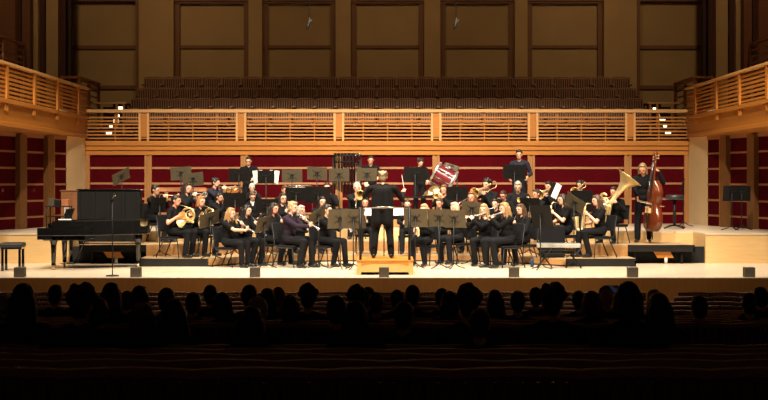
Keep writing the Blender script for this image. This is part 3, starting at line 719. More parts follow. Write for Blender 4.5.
def hands_for(kind):
    m = MO
    if kind in ('clarinet', 'glare_clarinet', 'oboe'):
        c = CDIR(kind)
        return ((m + c * .44 + V((-.012, .01, 0)), (.75, -.35, .45), (.4, .7, .3)), (m + c * .25 + V((.012, .01, 0)), (-.75, -.35, .5), (-.4, .7, .3)))
    if kind == 'flute':
        d = V((-.96, -.10, -.22)).normalized(); a = m + V((.10, -.012, .02))
        return ((a + d * .55 + V((0, .0, -.012)), (.25, -.75, .55), (0, -.5, -.6)), (a + d * .34 + V((0, -.012, -.012)), (-.55, .35, .75), (-.2, .8, -.3)))
    if kind in ('trumpet', 'silver_trumpet'):
        d = V((0, -1, -.10)).normalized()
        return ((m + d * .18 + V((-.015, .0, -.01)), (.55, -.6, .55), (.6, .1, -.5)), (m + d * .19 + V((.02, 0, -.05)), (-.65, -.55, .5), (-.5, .6, 0)))
    if kind == 'horn': return ((V((-.14, -.26, .84)), (.5, -.7, -.3), (.3, .2, .8)), (V((.06, -.43, .95)), (-.55, -.75, .3), (-.6, .5, .1)))
    if kind == 'trombone':
        d = V((0, -.93, -.28)).normalized(); up = V((0, -.28, .93))
        return ((m + d * .46 - up * .04 + V((-.012, 0, 0)), (.35, -.85, .35), (.8, .1, 0)), (m + d * .12 - up * .05 + V((.015, 0, 0)), (-.6, -.45, .6), (-.5, .7, 0)))
    if kind in ('sax', 'tenor_sax'): return ((V((-.12, -.36, .72)), (.5, -.7, .2), (.7, .4, 0)), (V((.0, -.36, .93)), (-.55, -.7, .3), (-.5, .6, 0)))
    if kind == 'tuba': return ((V((-.13, -.46, .90)), (.5, -.8, .1), (.3, .2, -.8)), (V((.16, -.33, .98)), (-.6, -.7, .3), (-.8, .2, 0)))
    if kind == 'euphonium': return ((V((-.10, -.40, .92)), (.5, -.8, .1), (.3, .2, -.8)), (V((.10, -.30, .80)), (-.6, -.7, .3), (-.8, .2, 0)))
    if kind == 'rest': return None
    return None

# ------------------------------------------------------------------ stage chairs and music stands
def stage_chair():
    r = empty('stage_chair')
    s = MB(); s.box((-.22, -.25, .40), (.22, .19, .445)); s.build('seat', M['blackcloth'], r, bevel=.018)
    b = MB(); rot = Matrix.Rotation(-.16, 3, 'X'); b.cbox((0, .235, .72), (.42, .035, .34), rot); b.build('backrest', M['blackcloth'], r, bevel=.015)
    for sx in (-1, 1):
        MB().tube([(sx * .20, -.20, .40), (sx * .205, -.24, .03), (sx * .205, -.242, 0.004)], .0125, 8).build('leg', M['blackmetal'], r)
        MB().tube([(sx * .20, .10, .40), (sx * .21, .27, .03), (sx * .21, .272, 0.004)], .0125, 8).build('leg', M['blackmetal'], r)
    f = MB()
    for sx in (-1, 1): f.tube([(sx * .215, -.20, .395), (sx * .215, .16, .395), (sx * .215, .21, .46), (sx * .2, .275, .88)], .012, 8)
    f.tube([(-.215, .02, .392), (.215, .02, .392)], .01, 6); f.build('back_frame', M['blackmetal'], r)
    return r
CH0 = None
def chair_at(loc, rz, sc, label):
    global CH0
    if CH0 is None: CH0 = stage_chair(); o = CH0
    else: o = dup(CH0)
    o.location = loc; o.rotation_euler = (0, 0, rz); o.scale = (sc,) * 3
    return tag(o, label, 'chair', 'black stage chairs')
DESK = {}
def music_stand(px, py, D, yaw, label, dark=False, tilt=.30, w=.50, h=.33, roll=0.0, paper=0):
    q = P(px, py, D); zf = level(q.x, q.y)
    r = empty('music_stand', (q.x, q.y, zf), R(yaw)); tag(r, label, 'music stand', 'music stands of the band')
    zc = q.z - zf; mt = M['standblack'] if dark else M['standlit']  # same black coat; the tan-grey copy carries the light
    rot = Matrix.Rotation(roll, 3, 'Y') @ Matrix.Rotation(tilt, 3, 'X')
    d = MB(); n = 6
    vs = []
    for yy in (-.002, .002):
        for j in (0, 1):
            for i in range(n + 1):
                x = -w / 2 + w * i / n; vs.append((x, yy + .02 * (abs(2 * x / w) ** 2), -h / 2 + h * j))
    k = n + 1
    fs = [(i, i + 1, k + i + 1, k + i) for i in range(n)] + [(2 * k + i + 1, 2 * k + i, 3 * k + i, 3 * k + i + 1) for i in range(n)]
    fs += [(k + i, k + i + 1, 3 * k + i + 1, 3 * k + i) for i in range(n)] + [(i + 1, i, 2 * k + i, 2 * k + i + 1) for i in range(n)] + [(0, k, 3 * k, 2 * k), (k - 1, 3 * k - 1, 4 * k - 1, 2 * k - 1)]
    d.add([rot @ V(v) + V((0, 0, zc)) for v in vs], fs)
    dk = d.build('desk', mt, r)
    t = MB(); t.box((-w / 2, .0, -.012), (w / 2, .055, -.006), rot, rot @ V((0, 0, -h / 2 + .012)) + V((0, 0, zc))); t.build('tray', mt, dk)
    b = MB(); b.box((-.03, -.03, -.05), (.03, -.004, .05), rot, (0, 0, zc))
    for s in (-1, 1):
        for e in (-1, 1): b.tube([rot @ V((0, -.012, 0)) + V((0, 0, zc)), rot @ V((s * .11, -.005, e * .08)) + V((0, 0, zc))], .004, 5)
    b.build('tilt_bracket', M['blackmetal'], dk)
    MB().tube([(0, -.02, zc), (0, -.02, .08)], .0125, 8).build('pole', M['blackmetal'], r)
    a0 = random.uniform(0, 2)
    for i in range(3):
        a = a0 + i * 2.094; MB().tube([(0, -.02, .13), (.11 * math.cos(a), -.02 + .11 * math.sin(a), .05), (.25 * math.cos(a), -.02 + .25 * math.sin(a), .012)], .011, 6).build('leg', M['blackmetal'], r)
    if paper:
        pw = .24; lab = label.replace('music stand', 'stand')
        for s in ((-1, 1) if paper == 2 else (0,)):
            pm = MB(); off = {-1: -w / 2 + .06, 1: w / 2 - .06, 0: -.1}[s]
            pm.box((off - pw / 2, .012, -h / 2 + .01), (off + pw / 2, .018, h / 2 + .02), rot @ Matrix.Rotation(.12 * s, 3, 'Y'), (0, 0, zc))
            o = pm.build('sheet_music', M['paper']); o.location = r.location; o.rotation_euler = r.rotation_euler
            yield_label = ('white sheet of music on the %s edge of the %s' % ('left' if s < 0 else 'right', lab)) if s else 'white sheet of music on the ' + lab
            tag(o, yield_label.replace('holding two white sheets, ', '').replace('with an upright white sheet ', ''), 'sheet music')
    return r
# ================================================================== THE BAND
# column of the head, row of its top, depth, facing, instrument, hair, skin, shirt, sleeve, female, short name, person label, extras
PL = [
 (155, 184, 29.1, 72, 'trumpet', ('short', 'black'), 'm', 'k', 'long', 0, 'trumpeter nearest the piano', 'person in black playing trumpet, seated nearest the upright piano', {}),
 (187, 182, 29.6, 50, 'silver_trumpet', ('long', 'dark'), 'f', 'k2', 'long', 1, 'dark-haired woman behind the two horns', 'dark-haired woman with trumpet, seated behind the two horn players', {}),
 (175.5, 194, 27.5, 74, 'horn', ('short', 'black'), 'r', 'k', 'short', 0, 'short-sleeved horn player', 'dark-haired person in short sleeves holding a french horn up, left side', {}),
 (200.5, 195, 28.05, 52, 'horn', ('bob', 'red'), 'f', 'k', 'long', 1, 'red-haired horn player', 'red-haired person with french horn beside the short-sleeved horn player', {}),
 (215.5, 177, 30.3, 62, 'trumpet', ('tousled', 'black'), 'f', 'n', 'long', 0, 'blue-shirted trumpeter in the back row', 'black-haired person in blue-grey shirt with trumpet, back row left', {}),
 (219, 192, 28.9, 66, 'silver_trumpet', ('short', 'black'), 'm', 'k', 'long', 0, 'trumpeter below the blue-shirted one', 'black-haired person in black with silver trumpet, below the blue-shirted trumpeter', {}),
 (252, 183, 30.7, 12, 'silver_trumpet', ('short', 'white'), 'f', 'k', 'long', 0, 'white-haired trumpeter', 'white-haired person with silver trumpet, directly below the two white music sheets', {}),
 (252.5, 191, 29.3, 14, None, ('short', 'brown'), 'f', 'k', 'long', 0, 'person with glasses and white collar', 'person with glasses and white collar, below the white-haired trumpeter', dict(glasses=True, collar=True)),
 (285, 184.5, 30.3, 30, 'oboe', ('short', 'brown'), 'r', 'k', 'long', 0, 'ruddy brown-haired player', 'brown-haired ruddy person in black seated left of the copper kettledrum', {}),
 (282.5, 192, 29.1, 28, 'clarinet', ('long', 'dark'), 'f', 'k', 'long', 1, 'dark-haired woman with glasses', 'dark-haired woman with glasses, seated behind the blond boy in purple-black shirt', dict(glasses=True)),
 (273.5, 202, 27.7, 55, 'clarinet', ('long', 'dark'), 'r', 'k', 'long', 1, 'third clarinetist of the front row', 'dark-haired clarinetist beside the tilted front stand, third from the left end', {}),
 (230.5, 207, 26.9, 66, 'glare_clarinet', ('long', 'straw'), 'f', 'k', 'short', 1, 'strawberry-blond front clarinetist', 'strawberry-blond woman with clarinet at the left end of the front row', {}),
 (246.5, 204, 27.25, 62, 'clarinet', ('long', 'black'), 'f', 'k', 'long', 1, 'black-haired front clarinetist', 'black-haired woman with clarinet, second from the left end of the front row', {}),
 (292, 200.5, 26.8, 62, 'glare_clarinet', ('short', 'blond'), 'f', 'p', 'long', 0, 'blond boy in purple-black shirt', 'blond boy in purple-black shirt playing a clarinet bright with glare, front row', {}),
 (301, 204.5, 28.1, 40, 'oboe', ('bob', 'grey'), 'm', 'k', 'long', 0, 'grey-haired player behind the blond boy', 'grey-haired person half hidden just behind the blond boy', {}),
 (322, 195.5, 28.95, 20, 'clarinet', ('long', 'black'), 'f', 'k', 'long', 1, 'black-haired woman behind the centre-left stands', 'black-haired woman seated left of the large twin tan-lit stands', {}),
 (327, 203.5, 27.2, 58, 'glare_clarinet', ('short', 'dark'), 'f', 'k', 'long', 0, 'dark-haired player beside the podium stands', 'dark-haired person with glare-bright woodwind, front row left of the podium', {}),
 (327, 181.5, 30.6, 4, 'silver_trumpet', ('short', 'dark'), 'r', 'k', 'long', 0, 'ruddy trumpeter below the chimes', 'ruddy person with silver trumpet, back row below the tubular bells', {}),
 (357, 181.5, 30.9, 0, 'trombone', ('short', 'white'), 'f', 'k2', 'long', 0, 'white-haired player left of the conductor', 'white-haired person in the back row just left of the conductor', {}),
 (365, 196.5, 28.95, 5, 'glare_clarinet', ('long', 'dark'), 'r', 'k', 'long', 1, 'dark-haired woman at the conductor left arm', 'dark-haired woman facing out, seen just left of the conductor jacket', {}),
 (407.5, 198.5, 28.9, -5, 'clarinet', ('short', 'dark'), 'f', 'k', 'long', 0, 'dark-haired man right of the conductor', 'dark-haired man facing out, seen just right of the conductor jacket', {}),
 (424.5, 203, 27.4, -28, 'clarinet', ('long', 'blond'), 'f', 'k', 'long', 1, 'blond clarinetist right of the podium', 'blond woman with black clarinet, front row right of the podium', {}),
 (444, 184, 30.5, -22, 'trumpet', ('short', 'auburn'), 'r', 'k', 'long', 0, 'player below the tilted drum', 'person with reddish hair and brass below the tilted maroon drum', {}),
 (439.5, 197.5, 28.95, -25, 'oboe', ('short', 'brown'), 'r', 'k', 'long', 0, 'brown-haired player above the tan-lit pair', 'brown-haired ruddy person above the overlapping pair of tan-lit stands', {}),
 (455, 201.5, 28.1, -45, 'flute', ('bob', 'pale'), 'f', 'k', 'long', 1, 'pale-blond player behind the tan-lit pair', 'pale-blond woman seated behind the overlapping pair of tan-lit stands', {}),
 (472, 190.5, 29.2, -22, 'clarinet', ('long', 'auburn'), 'r', 'k', 'long', 1, 'auburn-haired player left of the trombonist', 'auburn-haired person peering over a stand, left of the bushy-haired trombonist', {}),
 (487.5, 178, 30.4, -38, 'trombone', ('curly', 'black'), 'm', 'k', 'long', 0, 'bushy-haired trombonist', 'bushy black-haired trombonist in the back row, right of the tilted drum', {}),
 (503.5, 189.5, 29.6, -28, None, ('short', 'dark'), 'r', 'k', 'long', 0, 'man with glasses and beard', 'ruddy man with glasses seated between the trombonist and the grey-haired man', dict(glasses=True)),
 (495.5, 198, 28.5, -25, 'flute', ('short', 'black'), 'f', 'k', 'long', 1, 'pale player behind the front flutists', 'pale person with black hair looking between the two front flutists', {}),
 (484, 203, 27.4, -24, 'flute', ('long', 'blond'), 'f', 'k', 'long', 1, 'light-blond front flutist', 'light-blond woman playing flute, front row right of the tan-lit stands', {}),
 (505, 201.5, 26.75, -66, 'flute', ('long', 'straw'), 'f', 'k', 'long', 1, 'strawberry-blond flutist', 'strawberry-blond woman in side view playing flute, right end of the front row', {}),
 (521, 203, 27.6, -50, 'oboe', ('long', 'brown'), 'f', 'k', 'long', 1, 'brown-haired reed player', 'brown-haired woman with reed instrument, right of the strawberry-blond flutist', {}),
 (518, 180, 30.6, -8, None, ('short', 'grey'), 'f', 'k2', 'long', 0, 'grey-haired man in the back row', 'grey-haired man seated directly below the standing tall percussionist', dict(wide=1.06)),
 (536.5, 188.5, 29.1, -55, 'trumpet', ('bun', 'dark'), 'r', 'k', 'long', 1, 'dark-haired woman behind the big dark stands', 'dark-haired woman in side view, seated left of the gold-belled trombonist', {}),
 (549, 180.5, 30.2, -35, 'trombone', ('short', 'black'), 'm', 'k', 'long', 0, 'gold-belled trombonist', 'black-haired trombonist with gold bell beside the upright white music sheet', {}),
 (563, 193, 28.0, -68, 'tenor_sax', ('long', 'dark'), 'f', 'k', 'short', 1, 'short-sleeved saxophonist', 'short-sleeved woman with saxophone, left of the long-haired saxophonist', {}),
 (580, 179.5, 30.0, -30, 'trombone', ('tousled', 'black'), 'm', 'k', 'long', 0, 'trombonist beside the tuba', 'black-haired trombonist behind a black stand, left of the tuba', {}),
 (597.5, 194, 27.55, -74, 'sax', ('longer', 'brown'), 'f', 'k', 'short', 1, 'long-haired saxophonist', 'long brown-haired woman with gold saxophone, right end of the low riser', {}),
 (614, 186, 28.6, -42, 'tuba', ('short', 'dark'), 'm', 'k', 'long', 0, 'tuba player', 'tuba player in black, half hidden behind the long-haired saxophonist', {}),
]
INAME = {'trumpet': 'brass trumpet', 'silver_trumpet': 'silver trumpet', 'horn': 'golden french horn', 'oboe': 'slim black woodwind', 'clarinet': 'black clarinet', 'glare_clarinet': 'woodwind silvered for glare', 'flute': 'silver flute', 'trombone': 'brass trombone', 'tenor_sax': 'gold saxophone', 'sax': 'gold saxophone', 'tuba': 'large brass tuba', 'euphonium': 'brass euphonium'}
CATI = {'silver_trumpet': 'trumpet', 'horn': 'french horn', 'glare_clarinet': 'clarinet', 'tenor_sax': 'saxophone', 'sax': 'saxophone'}
for i, (px, ty, D, ang, ins, hr, sk, top, slv, fem, short, lab, ex) in enumerate(PL):
    hx, hy = -.05 * -math.sin(R(ang)), -.05 * math.cos(R(ang))
    ox, oy = PX(px, D), D
    # the head sits about .07 m in front of the hips
    lx, ly = ox - math.sin(R(ang)) * .07, oy + math.cos(R(ang)) * .07
    zf = level(lx, ly); s = (PZ(ty, D) - zf) / 1.335
    if not .86 < s < 1.10: print('SCALE %-40s %.2f level %.2f' % (short, s, zf))
    s = min(max(s, .84), 1.1)
    loc = V((lx, ly, zf)); rz = R(ang)
    kw = dict(female=bool(fem), sleeve=slv, hands=hands_for(ins), seed=i + 11, pitch=HPITCH + (.25 if ins is None else 0), yaw=0)
    kw.update(ex)
    if ins == 'horn' or ins == 'tuba': kw['legs'] = ((-.17, -.43, -.18, -.38), (.16, -.43, .17, -.36))
    person(loc, rz, s, lab, hr, sk, top, **kw)
    if ins: instrument(ins, loc, rz, s, '%s played by the %s' % (INAME[ins], short), CATI.get(ins, ins))
    chair_at(loc, rz, s, 'black stage chair under the ' + short)

# standing percussionists along the back
def mallet_hands(z=1.08, y=-.36): return ((V((-.16, y, z)), (.2, -.9, -.2), (.3, 0, -.9)), (V((.16, y, z)), (-.2, -.9, -.2), (-.3, 0, -.9)))
for i, (px, ty, D, ang, hr, sk, top, fem, lab, ex) in enumerate([
    (249, 154.5, 32.4, 0, ('short', 'dark'), 'f', 'k', 0, 'standing percussionist with glasses, left of the two white music sheets', dict(glasses=True, pitch=.2)),
    (370.5, 153.5, 32.6, 5, ('short', 'black'), 'm', 'k', 0, 'standing percussionist right of the tubular bells', dict(pitch=.15)),
    (419.5, 155.5, 32.4, 14, ('tousled', 'dark'), 'f', 'k', 0, 'standing percussionist looking down beside the tilted maroon drum', dict(pitch=.42)),
    (519.5, 147.5, 32.3, -12, ('short', 'black'), 'm', 'n', 0, 'tall standing percussionist in grey shirt above the grey-haired man', dict(pitch=.1)),
]):
    x = PX(px, D); zf = level(x, D); s = (PZ(ty, D) - zf) / 1.755
    if not .9 < s < 1.1: print('SCALE standing', px, s, zf)
    hd = mallet_hands()
    if i == 2: hd = ((V((-.10, -.40, 1.08)), (.3, -.9, -.2), (.3, 0, -.9)), (V((.14, -.38, 1.02)), (-.2, -.9, -.3), (-.3, 0, -.9)))
    if i == 3: hd = ((V((-.22, -.25, .95)), (.1, -.6, -.8), (.6, 0, -.3)), (V((.22, -.25, .97)), (-.1, -.6, -.8), (-.6, 0, -.3)))
    person((x, D, zf), R(ang), s, lab, hr, sk, top, pose='stand', hands=hd, **ex)
    if i in (0, 1):
        for k, sx in enumerate((-1, 1)):
            w = Matrix.Translation((x, D, zf)) @ Matrix.Rotation(R(ang), 4, 'Z') @ Matrix.Scale(s, 4)
            a = w @ V((sx * .16, -.36, 1.07)); b = w @ V((sx * .10, -.66, 1.0))
            mr = empty('mallet', a); tag(mr, 'thin mallet in the %s hand of the percussionist %s' % ('right' if sx < 0 else 'left', 'with glasses' if i == 0 else 'beside the tubular bells'), 'mallet')
            MB().tube([V((0, 0, 0)) - (b - a) * .2, b - a], .006, 6).build('shaft', M['ivory'], mr); t = MB(); t.ell(b - a, (.018, .018, .018)); t.build('head', M['blackcloth'], mr)

# conductor on the podium
DP = 25.2; px0 = 382.5; cx = PX(px0, DP); PZt = .29
pod = empty('podium', (PX(385, 25.2), 24.62, 0)); tag(pod, 'honey-wood conductor podium with arched front and low black rail', 'podium')
hw = .545
b = MB(); b.box((-hw - .012, -.012, PZt - .035), (hw + .012, 1.18, PZt)); b.build('platform', M['rail'], pod, bevel=.006)
fr = []; fpoly = [(-hw, .003), (-hw, PZt - .035), (hw, PZt - .035), (hw, .003), (hw - .085, .003), (hw - .085, .05), (hw - .10, .05)]
archp = [(x * (hw - .1), .05 + 0 * x) for x in (1,)]
fp = MB()
fp.box((-hw, 0, .003), (-hw + .085, .03, PZt - .035)); fp.box((hw - .085, 0, .003), (hw, .03, PZt - .035)); fp.box((-hw + .085, .0, .055), (hw - .085, .022, PZt - .035))
fp.box((-hw, .03, .003), (-hw + .03, 1.17, PZt - .035)); fp.box((hw - .03, .03, .003), (hw, 1.17, PZt - .035)); fp.box((-hw, 1.14, .003), (hw, 1.17, PZt - .035))
fp.build('body', M['railtop'], pod)
fa = MB(); n = 14; vs = []
for i in range(n + 1):
    x = -hw + .085 + (2 * hw - .17) * i / n; u_ = 2 * x / (2 * hw - .17)
    vs += [(x, -.006, PZt - .037), (x, -.006, PZt - .065 - .05 * abs(u_) ** 4), (x, .0, PZt - .037), (x, .0, PZt - .065 - .05 * abs(u_) ** 4)]
for i in range(n): o4 = i * 4; fa.add([vs[o4 + k] for k in range(8)], [(0, 1, 5, 4), (2, 6, 7, 3), (1, 3, 7, 5), (0, 4, 6, 2)])
fa.build('arched_apron', M['rail'], pod)
rl = MB()
for sx in (-1, 1): rl.tube([(sx * .475, .04, PZt), (sx * .475, .04, PZt + 1.02)], .026, 8)
rl.build('rail_posts', M['blackmetal'], pod); MB().tube([(-.50, .04, PZt + 1.02), (.50, .04, PZt + 1.02)], .017, 8).build('rail_bar', M['chrome'], pod)
sc = (PZ(168, DP) - PZt) / 1.755
lh = V((.36, -.42, (PZ(184, DP) - PZt) / sc)); rhd = V((-.40, -.40, (PZ(190, DP) - PZt) / sc))
person((cx, DP, PZt), R(176), sc, 'conductor in black suit seen from behind on the podium, arms raised', ('tousled', 'sand'), 'r', 's', pose='stand', jacket=True, wide=1.28, lean=.05, pitch=.12, seed=3,
       hands=((rhd, (-.1, -.6, .7), (0, -.8, -.5)), (lh, (.1, -.4, .9), (0, -.9, -.3))), legs=(-.17, .17))
wm = Matrix.Translation((cx, DP, PZt)) @ Matrix.Rotation(R(176), 4, 'Z') @ Matrix.Scale(sc, 4)
a = wm @ (rhd + V((0, 0, .02))); bt = P(400, 181, DP + .35)
mr = empty('baton', a); tag(mr, 'thin white baton in the raised right hand of the conductor', 'baton'); d = (wm @ (rhd + V((.06, -.2, .30)))) - a
MB().tube([d * -.15, d], [.004, .003], 6).build('shaft', M['ivory'], mr); t = MB(); t.ell(d * -.12, (.012, .012, .02)); t.build('grip', M['rosewood'], mr)

# music stands: column, row of the desk centre, depth, yaw
MS = [
 (121.5, 176.5, 31.0, 40, 'tan-lit music stand tilted sideways above the upright piano', dict(tilt=.5, roll=-.45)),
 (181, 173.5, 31.0, 10, 'tan-lit music stand of the pair above the trumpeters, taller one', dict(roll=-.06)),
 (193, 179.5, 30.6, 14, 'tan-lit music stand of the pair above the trumpeters, lower one', dict(roll=-.1)),
 (159, 205, 27.95, 60, 'black music stand before the trumpeter nearest the piano', dict(dark=1, tilt=.12)),
 (210, 219, 27.15, 40, 'tan-lit music stand leaning in front of the red-haired horn player', dict(roll=-.25, tilt=.45)),
 (239, 175, 31.3, 6, 'black music stand hiding the standing percussionist with glasses', dict(dark=1)),
 (266, 177, 31.0, 6, 'black music stand holding two white sheets, back row', dict(dark=1, paper=2)),
 (292, 176, 31.2, 0, 'tan-lit music stand right of the stand with white sheets', dict()),
 (317, 173.5, 31.2, -8, 'tan-lit music stand left of the tubular bells, slightly turned', dict(roll=.06)),
 (339, 175, 31.2, 0, 'tan-lit music stand in front of the tubular bells', dict()),
 (367, 174.5, 31.4, 3, 'tan-lit music stand behind the conductor raised left hand', dict()),
 (415, 174.5, 31.3, 6, 'black music stand before the percussionist looking down', dict(dark=1, w=.56, h=.38)),
 (514.5, 172, 31.2, -10, 'black music stand before the tall percussionist in grey shirt', dict(dark=1, w=.56, h=.36)),
 (264, 224, 26.7, 62, 'dark music stand turned sideways between front clarinetists', dict(tilt=.3, roll=-.1)),
 (235, 200, 28.35, 10, 'black music stand before the trumpeter below the blue-shirted one', dict(dark=1)),
 (267, 206, 28.25, 10, 'black music stand below the person with white collar', dict(dark=1)),
 (296, 194.5, 29.45, 8, 'black music stand under the copper kettledrum', dict(dark=1)),
 (318, 195, 29.75, 4, 'wide black music stand before the ruddy trumpeter', dict(dark=1, w=.6, h=.40)),
 (318, 215, 26.7, 45, 'dark music stand slanting before the dark-haired podium-side player', dict(roll=-.5, tilt=.5)),
 (340, 219, 26.35, 14, 'large tan-lit music stand left of the podium, left of the twins', dict(h=.42)),
 (353.5, 219, 26.15, -8, 'large tan-lit music stand touching the left podium rail', dict(h=.42)),
 (415.5, 218, 26.6, -12, 'tan-lit music stand right of the podium, before the dark-haired man', dict(h=.40)),
 (439, 218, 26.5, -20, 'tan-lit music stand, left one of the overlapping right-hand pair', dict(h=.38)),
 (454, 219, 26.35, -26, 'tan-lit music stand, right one of the overlapping right-hand pair', dict(h=.38)),
 (472, 209, 27.65, -25, 'tan-lit music stand under the auburn-haired player', dict(roll=.1)),
 (457, 193.5, 29.7, -8, 'black music stand under the tilted maroon drum', dict(dark=1)),
 (541, 217, 26.12, -46, 'big dark music stand in front of the brown-haired reed player', dict(dark=1, h=.5, w=.55, tilt=.25)),
 (530, 205, 28.5, -35, 'dark music stand left of the short-sleeved saxophonist', dict(dark=1)),
 (554.5, 190.5, 29.2, 112, 'slender music stand with an upright white sheet beside the gold bell', dict(dark=1, paper=1, roll=-.3, w=.34)),
 (582, 201, 28.9, -18, 'black music stand before the trombonist beside the tuba', dict(dark=1, h=.5)),
 (574.5, 203, 27.5, -40, 'slanting tan-lit music stand between the two saxophonists', dict(roll=.5, tilt=.4)),
 (731.5, 193.5, 30.0, 12, 'empty black music stand by the red side wall, left of two', dict(dark=1, tilt=.1, w=.42, h=.36)),
 (741.5, 193.5, 30.2, -10, 'empty black music stand by the red side wall, right of two', dict(dark=1, tilt=.1, w=.42, h=.36)),
 (683, 185, 32.4, 80, 'lone black music stand edge-on beside the right cream pier', dict(dark=1)),
]
for a in MS: music_stand(*a[:5], **a[5])
# conductor's stand with an open score
cs = music_stand(384, 214, 26.1, 180, 'wide conductor stand with white score before the podium', dark=True, tilt=1.1, w=.72, h=.45)
q = P(384, 213.2, 26.1)
sm = MB(); 
for s in (-1, 1): sm.box((min(0, s * .40), -.15, .0), (max(0, s * .40), .15, .012), Matrix.Rotation(-.06 * s, 3, 'Y') @ Matrix.Rotation(.44, 3, 'X'), (0, 0, 0))
o = sm.build('score', M['paper']); o.location = q; tag(o, 'open white score on the conductor stand', 'sheet music')

# ------------------------------------------------------------------ percussion
zr = Z4
def at(px, D, z=None): x = PX(px, D); return V((x, D, level(x, D) if z is None else z))
# tubular bells
D = 32.8; c = at(347, D); tb = empty('tubular_bells', c); tag(tb, 'set of tubular bells in a tall dark frame behind the tan-lit stands', 'bells')
zt = PZ(153.5, D) - c.z; hw = .36
f = MB()
for s in (-1, 1): f.tube([(s * hw, 0, .05), (s * hw, 0, zt - .04)], .02, 8); f.tube([(s * hw, -.28, .02), (s * hw, .28, .02)], .022, 8)
f.tube([(-hw, 0, .2), (hw, 0, .2)], .018, 8); f.tube([(-hw, .03, zt - .22), (hw, .03, zt - .22)], .02, 8); f.tube([(-hw - .06, -.05, zt - .05), (hw + .04, -.05, zt - .05)], .018, 8); f.build('frame', M['blackmetal'], tb)
for k in range(16):
    x = -hw + .04 + (2 * hw - .08) * k / 15; yy = -.06 if k % 2 else .06
    t = MB(); t.tube([(x, yy, zt - .03 - (.0 if k % 2 else -.03)), (x, yy, zt - .08), (x, yy, .42 + .02 * (15 - k))], .017, 8); t.tube([(x, yy, zt - .035), (x, yy, zt + .012)], .021, 8); t.build('tube', M['chrome'] if k > 12 else M['standblack'], tb)
# kettledrums
def kettle(px, py, D, r, lab):
    c = at(px, D); k = empty('kettledrum', c); tag(k, lab, 'drum', 'copper kettledrums'); zt = PZ(py, D) - c.z
    b = MB(); prof = [(r * math.sin(a), zt - .04 - r * .75 * math.cos(a)) for a in [i * 1.5708 / 9 for i in range(10)]]
    b.tube([(0, 0, z - .0001 * i) for i, (q, z) in enumerate([(q, 2 * (zt - .04) - z - 0) for q, z in []])] or [(0, 0, zt - .04 - r * .75 * math.sin(a)) for a in [1.5 - i * 1.5 / 9 for i in range(10)]], [r * math.cos(a) for a in [1.5 - i * 1.5 / 9 for i in range(10)]], 24); b.build('bowl', M['copper'], k)
    t = MB(); t.tube([(0, 0, zt - .05), (0, 0, zt - .005)], r + .012, 24); t.build('rim', M['chrome'], k); t = MB(); t.tube([(0, 0, zt - .005), (0, 0, zt)], r - .01, 24); t.build('head', M['skinhead'], k)
    for i in range(3):
        a = i * 2.1 + .4; MB().tube([((r + .02) * math.cos(a), (r + .02) * math.sin(a), zt - .05), ((r + .04) * math.cos(a), (r + .04) * math.sin(a), .06), ((r + .06) * math.cos(a), (r + .06) * math.sin(a), .001)], .014, 6).build('leg', M['blackmetal'], k)
kettle(300, 185.5, 31.9, .30, 'copper kettledrum behind the ruddy brown-haired player')
kettle(233, 186.5, 32.0, .22, 'small copper kettledrum right of the blue-shirted trumpeter')
# xylophone behind the trumpets
D = 31.9; c = V((PX(182, D), D, Z4)); zt = PZ(187.5, D) - c.z; xy = empty('xylophone', c); tag(xy, 'long wooden-bar xylophone behind the trumpets at the left', 'xylophone')
f = MB()
f.box((-.62, -.26, zt - .10), (.62, -.23, zt - .03)); f.box((-.62, .20, zt - .10), (.62, .23, zt - .03)); f.box((-.64, -.28, zt - .10), (-.60, .25, zt - .02)); f.box((.60, -.2, zt - .10), (.64, .2, zt - .02))
f.build('frame', M['muntin'], xy)
for sx in (-1, 1):
    for sy in (-1, 1): MB().tube([(sx * .58, sy * .2, zt - .1), (sx * .58, sy * .22, .001)], .02, 6).build('leg', M['blackmetal'], xy)
for k in range(28): x = -.58 + 1.16 * k / 27; l = .2 - .0035 * k; MB().box((x - .018, -.06 - l, zt - .025), (x + .018, -.06 + l, zt)).build('bar', M['rosewood'], xy)
# percussion table with small cymbals
D = 31.2; c = at(421, D); zt = PZ(197, D) - c.z; tb = empty('percussion_table', c); tag(tb, 'long black percussion table below the percussionist looking down', 'table')
MB().box((-.52, -.22, zt - .03), (.52, .22, zt)).build('top', M['blackcloth'], tb, bevel=.008)
for sx in (-1, 1):
    for sy in (-1, 1): MB().tube([(sx * .46, sy * .18, zt - .03), (sx * .46, sy * .18, .001)], .018, 6).build('leg', M['blackmetal'], tb)
for k, (dx, dy, r, tl) in enumerate(((.20, -.02, .13, .55), (.31, .05, .15, .95), (.13, .08, .10, .2))):
    m_ = MB(); rt = Matrix.Rotation(tl, 3, 'X') @ Matrix.Rotation(-.3, 3, 'Y'); up = rt @ V((0, 0, 1)); h = r * math.sin(min(tl + .3, 1.2)) + .012
    m_.tube([up * z for z in (0, .004, .012, .03, .034)], [r, r * .98, r * .3, r * .12, .004], 20); o = m_.build('cymbal', M['cymbal']); o.location = (c.x + dx, c.y + dy, c.z + zt + h)
    tag(o, ('bronze hand cymbal lying at the middle of the percussion table', 'larger bronze hand cymbal leaning at the right of the table', 'smallest bronze hand cymbal lying flat at the back of the table')[k], 'cymbal', 'hand cymbals on the percussion table')
